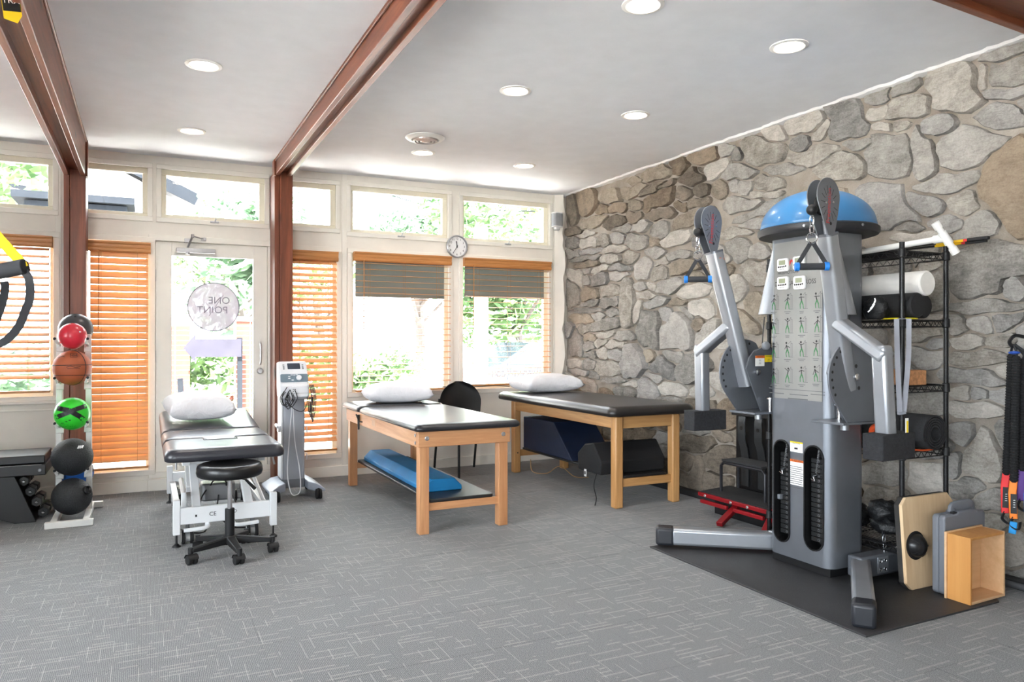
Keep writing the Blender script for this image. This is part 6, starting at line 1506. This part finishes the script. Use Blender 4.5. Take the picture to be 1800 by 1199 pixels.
for k, (ut, ub, nm, rgb, lb, va, vb) in enumerate(TB):
    X_ = 3.885 - .036 * (k % 2); A_ = onx(ut, 622 + 4 * k, X_); B_ = onx(ub, va, X_)
    t = thing('resistance_tube', lb, 'resistance tube', B_, 'resistance tubes on the wall hook'); n = 90; pts = [A_.lerp(B_, i / n) for i in range(n + 1)]; g = G(); m_ = 10; prof = []
    for i, p in enumerate(pts):
        r = .0165 if i % 2 else .0205
        if i in (0, n): r = .012
        for j in range(m_): a = 2 * math.pi * j / m_; g.v.append(p + Vector((r * math.cos(a), r * math.sin(a), 0)))
    for i in range(n):
        for j in range(m_): g.f.append([i * m_ + j, (i + 1) * m_ + j, (i + 1) * m_ + (j + 1) % m_, i * m_ + (j + 1) % m_]); g.mi.append(0)
    build(g, 'sleeve', M_sleeve, t, ang=30)
    build(G().tube(bez([A_, A_ + Vector((0, 0, .02)), Vector((3.85, hp.y + .02 - .004 * k, hp.z - .045))], 4), .006, 6), 'hanging_loop', M_web, t)
    mm = mat('end_' + nm, rgb, .6, var=.04); E_ = onx(ub - 2 + (2 if k == 1 else 0), vb, X_ - .01); vr = ray(ub, va).normalized()
    build(G().ribbon([B_ + Z3 * .012, B_.lerp(E_, .3) - X3 * .012, E_], .034, .012, up=vr), 'end_strap', mm, t, bevel=.004)
    if nm in ('red', 'orange'):
        lm = build(G().ribbon([B_.lerp(E_, .32) - vr * .020, B_.lerp(E_, .86) - vr * .012], .026, .001, up=vr), 'strap_label', M_black, t, ang=0)
        g = G(); Lc = B_.lerp(E_, .60) - vr * .0175
        for q in range(4): g.ribbon([Lc + Z3 * (.018 - .011 * q) - Y3 * -.007, Lc + Z3 * (.020 - .011 * q) + Y3 * -.007], .003, .0006, up=vr)
        build(g, 'label_print', M_white, lm, ang=0)
    build(G().tube(bez([E_ + Z3 * .01, E_ - Z3 * .03 + Y3 * .015, E_ - Z3 * .05 - Y3 * .02, E_ - Z3 * .01 - Y3 * .03], 5), 0, prof=rrect(.022, .004, .001, 1)), 'foot_loop', M_web, t)
    if k == 1: build(G().ribbon([E_ - Z3 * .015, E_ - Z3 * .075 + Y3 * .008], .032, .010, up=vr), 'blue_tip', mat('tip_blue', (30, 150, 220), .5), t, bevel=.003)
build(G().sphere(onx(1783, 620, 3.85), .018, 12, 8, (1, 1.6, .5)), 'blue_clip', mat('clip_blue', (36, 80, 170), .4), hk)
# metal conduit along the floor by the wall
build(G().cyl((3.90, .6, .03), (3.90, 2.30, .03), .016, n=12), 'trim_4', mat('conduit_grey', (96, 98, 102), .45, .5), kind='structure')

# ================================================================ STEP, SLANT BOARD AND STEEL FRAME BESIDE THE FAR TABLE
M_redst = mat('red_steel', (150, 24, 32), .35, .2, var=.05); M_grit = mat('grip_tape', (40, 40, 42), .9, bump=.8, bscale=220, bdist=.004)
t = thing('slant_board', 'red steel slant board with black grip top behind the cable machine', 'slant board', (3.76, 3.96, 0))
sx_, sy_ = Vector((1, 0, .06)).normalized(), Y3
sb = Vector((3.615, 3.62, .125))
build(G().prism([(0, 0), (.30, 0), (.30, .68), (0, .68)], sb, sx_, sy_, .028), 'frame', M_redst, t, bevel=.004)
build(G().prism([(.012, .012), (.29, .012), (.29, .668), (.012, .668)], sb + Z3 * .0285, sx_, sy_, .005), 'grip_top', M_grit, t)
for a in (.03, .37): build(G().box(3.600, 3.624, 3.62 + a, 3.62 + a + .27, .082, .108), 'hinge_bar', M_redst, t, bevel=.004)
for a in (.18, .34, .60): g = G(); bolt(g, (3.6135, 3.62 + a, .138), (-1, 0, 0), .011); build(g, 'bolt', M_metal, t)
build(G().bar((3.70, 3.98, .11), (3.46, 3.90, .018), .045, .03), 'support_leg', M_redst, t, bevel=.004); build(G().bar((3.70, 3.66, .11), (3.52, 3.56, .018), .045, .03), 'support_leg', M_redst, t, bevel=.004)
build(G().box(3.70, 3.88, 3.70, 4.22, .004, .122), 'base_block', M_black, t, bevel=.004)
t = thing('step_platform', 'black steel step with bent pipe legs on the slant board', 'step', (3.78, 3.93, .17)); M_pipe = mat('dark_pipe', (58, 58, 62), .35, .6)
build(G().box(3.685, 3.875, 3.745, 4.13, .397, .411), 'tread', M_grit, t, bevel=.003)
for x_ in (3.700, 3.862):
    zb = .159 + (x_ - 3.615) * .06 + .0125
    pts = [(x_, 4.15, zb), (x_, 4.15, .36), (x_, 4.125, .385), (x_, 3.75, .385), (x_, 3.725, .36), (x_, 3.725, zb)]
    build(G().tube(pts, .0115, 8), 'pipe_leg', M_pipe, t)
t = thing('steel_frame', 'black upright steel frame with two bent straps behind the step', 'frame', (3.94, 3.95, 0))
build(G().box(3.950, 3.962, 3.68, 4.27, .0, .745), 'back_plate', MATS['black_powdercoat'], t, bevel=.003)
M_strap = mat('steel_strap', (64, 66, 68), .4, .5)
for y_ in (4.165, 4.00):
    pts = [(3.940, y_, .19), (3.940, y_, .40), (3.928, y_, .47), (3.905, y_, .53), (3.905, y_, .66), (3.915, y_, .70)]
    s_ = build(G().ribbon(pts, .070, .008, up=(-1, 0, 0)), 'bent_strap', M_strap, t, bevel=.001)
    build(G().lathe([(.015, 0), (.015, .0015), (0, .0015)], (3.9005, y_, .615), 14, (-1, 0, 0)), 'strap_hole', M_slot, s_)
build(G().box(3.895, 3.949, 3.69, 4.26, .705, .740), 'top_bar', MATS['black_powdercoat'], t, bevel=.003)
# ================================================================ OUTSIDE
GZ = -.18
M_pave = mat('pavement', (196, 192, 186), .9, var=.06, vscale=1.2)
build(G().box(-60, 70, WY + .16, 90, GZ - .2, GZ), 'ground_outside', M_pave, at=(0, 30, GZ), kind='structure')
build(G().box(-60, 70, -60, YF - .16, GZ - .2, GZ), 'ground_behind', M_pave, at=(0, -30, GZ), kind='structure')
build(G().box(-60, XL - .16, YF - .16, WY + .16, GZ - .2, GZ), 'ground_side', M_pave, at=(-30, 0, GZ), kind='structure')
def leaf_mat(name, lo, hi):
    k = NB(name); oi = k.node('ShaderNodeNewGeometry'); n = k.noise(k.coords('World'), 2.5, 3)
    f = k.math('ADD', k.math('MULTIPLY', n, .6), k.math('MULTIPLY', oi.outputs['Random Per Island'], .4)); c = k.ramp(f, [(.3, lo), (.7, hi)])
    k.link(c, k.b.inputs['Base Color']); k.b.inputs['Roughness'].default_value = .6; t_ = k.node('ShaderNodeBsdfTranslucent'); k.link(c, t_.inputs[0])
    mx = k.node('ShaderNodeMixShader'); mx.inputs[0].default_value = .35; k.link(k.b.outputs[0], mx.inputs[1]); k.link(t_.outputs[0], mx.inputs[2]); k.link(mx.outputs[0], k.out.inputs[0]); return k.m
LEAF = [leaf_mat('leaf_a', (68, 96, 60), (120, 148, 94)), leaf_mat('leaf_b', (72, 98, 74), (124, 148, 118)), leaf_mat('leaf_c', (86, 108, 62), (134, 154, 98))]
M_bark = mat('bark', (84, 76, 72), .9, var=.15, bump=.6, bscale=30, bdist=.02)
def tree(base, h, crown, n, label, seed, lm, trunk_r=.14, name='tree', leaf=.16, cat='tree'):
    rng = random.Random(seed); b = Vector(base); t = thing(name, label, cat, b, 'trees and shrubs outside the windows')
    if trunk_r:
        build(G().tube(bez([b, b + Vector((.1, .05, h * .35)), b + Vector((-.05, 0, h * .7)), b + Vector((.1, .1, h * .9))], 4), trunk_r, 8), 'trunk', M_bark, t)
        for k in range(4):
            a = rng.uniform(0, 6.28); p0 = b + Vector((0, 0, h * rng.uniform(.4, .6))); build(G().cyl(p0, p0 + Vector((math.cos(a) * crown[0] * .6, math.sin(a) * crown[1] * .6, h * .3)), trunk_r * .45, trunk_r * .2, 6), 'branch', M_bark, t)
    c = b + Vector((0, 0, h)) if trunk_r else b + Vector((0, 0, crown[2])); g = G()
    blobs = [(Vector((rng.uniform(-.6, .6) * crown[0], rng.uniform(-.6, .6) * crown[1], rng.uniform(-.65, .65) * crown[2])), rng.uniform(.35, .6)) for _ in range(9)]
    for i in range(n):
        bo, br = rng.choice(blobs); d_ = Vector((rng.gauss(0, 1), rng.gauss(0, 1), rng.gauss(0, 1))).normalized(); p = c + bo + Vector((d_.x * crown[0], d_.y * crown[1], d_.z * crown[2])) * (br * rng.uniform(.55, 1.05))
        if p.z < GZ + .02: continue
        u = Vector((rng.gauss(0, 1), rng.gauss(0, 1), rng.gauss(0, .6))).normalized(); w = u.orthogonal().normalized(); s = leaf * rng.uniform(.6, 1.3)
        g.add([p - u * s, p + w * s * .45, p + u * s, p - w * s * .45], [(0, 1, 2, 3)])
    build(g, 'foliage', lm, t, ang=0)['kind'] = 'stuff'
p = ony(905, 520, 17.0); tree((p.x, 17.0, GZ), 3.4, (2.6, 2.0, 2.3), 4200, 'broad green tree with a dark trunk seen through the window nearest the stone wall', 1, LEAF[0], .16)
p = ony(735, 500, 22.0); tree((p.x, 22.0, GZ), 4.4, (2.6, 2.2, 2.2), 3000, 'pale green tree beyond the wires in the window left of the clock', 2, LEAF[1], .15, leaf=.18)
p = ony(905, 395, 26.0); tree((p.x + 1.5, 26.0, GZ), 6.5, (4.6, 3.0, 3.0), 4200, 'tall tree filling the transom nearest the stone wall', 3, LEAF[2], .2, leaf=.22)
p = ony(425, 500, 15.0); tree((p.x, 15.0, GZ), 3.0, (1.3, 1.3, 1.7), 1800, 'slender tree seen at the right of the door glass', 4, LEAF[1], .08)
p = ony(400, 360, 28.0); tree((p.x, 28.0, GZ), 4.6, (3.0, 2.2, 1.8), 2600, 'rounded tree seen in the transom above the door', 5, LEAF[0], .15, leaf=.2)
p = ony(15, 320, 14.0); tree((p.x - .6, 14.0, GZ), 4.4, (1.5, 1.4, 1.3), 1500, 'leafy tree in the transom at the left edge', 6, LEAF[0], .12)
p = ony(560, 370, 22.0); tree((p.x, 22.0, GZ), 3.6, (1.6, 1.5, 1.2), 900, 'small tree in the narrow transom right of the post', 7, LEAF[2], .12)
for k, (u, Y_, w, lb) in enumerate(((385, 12.6, 1.3, 'green hedge behind the arrow sign'), (40, 11.0, 1.3, 'shrub below the left window blind'), (520, 13.5, 1.0, 'shrub behind the therapy cart blind'), (650, 14.0, 1.1, 'low shrub seen at the left of the window below the clock'))):
    p = ony(u, 600, Y_); tree((p.x, Y_, GZ), 0, (w, .6, .75), 900, lb, 20 + k, LEAF[k % 3], 0, 'shrub', .11, 'shrub')
# white gabled house with dark fascia
hb = thing('neighbour_house', 'white gabled house with dark roof edge outside, left of the door', 'house', ony(200, 598, 19.0)); M_hw = mat('house_white', (226, 224, 220), .8, var=.03); M_fas = mat('fascia_dark', (30, 33, 37), .95, spec=0.05); M_roof = mat('roof_grey', (110, 110, 114), .9)
yh = 19.0; a, b, c = ony(130, 280, yh), ony(300, 340, yh), ony(40, 330, yh); hx0, hx1 = c.x - 1.5, ony(345, 600, yh).x; rz = a.z + .5; ez = ony(345, 345, yh).z
xm = a.x - .2
build(G().prism([(hx0, GZ), (hx1 - .5, GZ), (hx1 - .5, ez - .1), (xm, rz - .1), (hx0, ez - .1)], (0, yh, 0), X3, Z3, -6.0), 'wall', M_hw, hb, ang=0)
for s0, s1 in (((xm, rz), (hx1, ez - .15)), ((xm, rz), (hx0 - .3, ez - .15))):
    A_, B_ = Vector((s0[0], yh - .35, s0[1])), Vector((s1[0], yh - .35, s1[1])); d_ = (B_ - A_)
    build(G().bar(A_, B_, .06, .26, up=(0, 0, 1)), 'fascia', M_fas, hb, ang=0)
    n_ = Vector((-d_.z, 0, d_.x)).normalized(); n_ = n_ if n_.z > 0 else -n_
    build(G().add([A_ + n_ * .14, B_ + n_ * .14, B_ + n_ * .14 + Y3 * 6.6, A_ + n_ * .14 + Y3 * 6.6, A_ + n_ * .2, B_ + n_ * .2, B_ + n_ * .2 + Y3 * 6.6, A_ + n_ * .2 + Y3 * 6.6], [(0, 1, 2, 3), (7, 6, 5, 4), (0, 4, 5, 1), (1, 5, 6, 2), (2, 6, 7, 3), (3, 7, 4, 0)]), 'roof_slope', M_roof, hb, ang=0)
g = G().bar((xm, yh - .34, rz - .15), (xm, yh - .34, ez - .3), .18, .08); g.bar((xm - 1.6, yh - .34, rz - 1.1), (xm, yh - .34, ez - .3), .14, .08); build(g, 'gable_brace', M_fas, hb, ang=0)
build(G().box(hx0 + .5, hx1 - .3, yh - .1, yh - .02, ez - 1.2, ez - 1.1), 'band', M_fas, hb, ang=0)
pe = ony(70, 348, 12.5); t = thing('porch_eave', 'dark porch roof edge outside the left transom', 'porch', (pe.x, 12.5, GZ)); build(G().box(pe.x - .35, pe.x + 1.2, 12.5, 14.0, pe.z, pe.z + .10), 'roof', M_fas, t); build(G().box(pe.x - .2, pe.x + 1.1, 12.6, 14.0, pe.z - .22, pe.z - .02), 'gutter', M_fas, t)
for xx in (pe.x - .1, pe.x + 1.0): build(G().box(xx, xx + .1, 12.7, 12.8, GZ, pe.z - .2), 'porch_post', M_hw, t)
# brick piers, low wall, arrow sign seen through the door
M_brick = mat('brick_pier', (84, 40, 28), .9, var=.12, vscale=12)
yb_ = 12.0; rng = random.Random(9)
brick_me = None
for k, (u, lb) in enumerate(((307, 'pale brick pier left of the arrow sign outside the door'), (437, 'pale brick pier right of the arrow sign outside the door'))):
    p = ony(u, 600, yb_); t = thing('brick_pier', lb, 'brick pier', (p.x, yb_, GZ), 'brick piers outside the door'); w = .20; hgt = ony(u, 565, yb_).z - GZ
    build(G().box(p.x - w + .008, p.x + w - .008, yb_ - w + .008, yb_ + w - .008, GZ, GZ + hgt), 'core', mat('pier_mortar', (196, 186, 176), .9), t, ang=0)
    if brick_me is None: brick_me = G().box(-.094, .094, -.05, .05, 0, .06).mesh('brick', ang=0)
    nrow = int(hgt / .072)
    for r_ in range(nrow):
        for s_ in range(2):
            put(brick_me, 'brick', M_brick, (p.x - .1 + s_ * .2, yb_ - w + .05, GZ + .005 + r_ * .072), t)
    build(G().box(p.x - w - .03, p.x + w + .03, yb_ - w - .03, yb_ + w + .03, GZ + hgt, GZ + hgt + .06), 'cap', M_pave, t, bevel=.01)
pa, pb = ony(322, 612, 11.6), ony(424, 612, 11.6); t = thing('arrow_sign', 'grey arrow shaped sign outside the door pointing left', 'sign', (pb.x, 11.6, GZ))
L_ = pb.x - pa.x; build(G().prism([(0, 0), (.16, .20), (.16, .13), (L_, .13), (L_, -.13), (.16, -.13), (.16, -.20)], (pa.x, 11.6, pa.z), X3, Z3, .03), 'arrow', mat('sign_grey', (46, 45, 52), .95, spec=0.02), t, ang=0); build(G().box(pb.x - .05, pb.x + .02, 11.61, 11.66, GZ, pa.z + .15), 'sign_post', M_fas, t)
lw = thing('brick_wall', 'low faded brick wall outside the door', 'wall', (ony(390, 650, 13.2).x, 13.2, GZ)); p = ony(390, 650, 13.2); build(G().box(p.x - 1.0, p.x + .5, 13.26, 13.42, GZ, GZ + .55), 'core', MATS['pier_mortar'], lw, ang=0)
for r_ in range(7):
    for s_ in range(7): put(brick_me, 'brick', M_brick, (p.x - .9 + s_ * .2 + (.1 if r_ % 2 else 0), 13.245, GZ + .01 + r_ * .075), lw)
# kerb stake, car, pole with wires
p = ony(325, 690, 9.2); build(G().bar((p.x, 9.2, GZ), (p.x - .05, 9.2, ony(322, 665, 9.2).z), .06, .06), 'marker_stake', M_fas, label='short dark stake outside seen low in the door glass', cat='stake', bevel=.005)
cp_ = ony(925, 660, 15.0); t = thing('parked_car', 'dark parked car outside the window nearest the stone wall', 'car', (cp_.x, 15.0, GZ)); M_car = mat('car_paint', (40, 46, 54), .25, .4); M_cg = mat('car_glass', (120, 135, 150), .1)
prof = [(-2.1, .30), (2.1, .30), (2.15, .62), (1.9, .80), (1.2, .92), (.55, 1.38), (-.9, 1.40), (-1.6, .95), (-2.1, .85)]
build(G().prism(prof, (cp_.x + .6, 15.9, GZ), X3, Z3, 1.7), 'body', M_car, t, bevel=.06, seg=3); build(G().prism([(1.0, .95), (.5, 1.32), (-.85, 1.33), (-1.4, .95)], (cp_.x + .6, 14.198, GZ), X3, Z3, .01), 'side_window', M_cg, t, ang=0)
for a in (-1.35, 1.3): build(G().cyl((cp_.x + .6 + a, 14.18, GZ + .32), (cp_.x + .6 + a, 14.42, GZ + .32), .32, n=24), 'wheel', M_rub, t, bevel=.03)
pp = ony(640, 400, 20.0); t = thing('utility_pole', 'pale utility pole with sagging wires outside, left of the clock', 'utility pole', (pp.x, 20.0, GZ)); build(G().cyl((pp.x, 20, GZ), (pp.x, 20, 8.2), .16, .12, 12), 'pole', mat('pole_grey', (190, 190, 192), .8), t)
build(G().box(pp.x - .9, pp.x + .9, 19.95, 20.05, 7.0, 7.15), 'crossarm', MATS['pole_grey'], t)
for k in range(5):
    z0 = 4.9 + k * .16; x1_ = pp.x + 4.4; build(G().tube(bez([(pp.x, 20, z0 + .55 + .12 * k), (pp.x + 1.6, 19.6, z0 + .1), (pp.x + 3.2, 19.0, z0 - .15), (x1_, 18.4, z0 - .2)], 6), .016, 5), 'wire', M_fas, t)
pc_ = ony(845, 560, 13.0); t = thing('porch_post', 'white porch post outside the window nearest the stone wall', 'post', (pc_.x, 13.0, GZ)); build(G().box(pc_.x - .11, pc_.x + .11, 12.9, 13.1, GZ + .12, 3.4), 'shaft', M_hw, t, bevel=.01); build(G().box(pc_.x - .15, pc_.x + .15, 12.85, 13.15, GZ, GZ + .12), 'base', M_hw, t, bevel=.01)
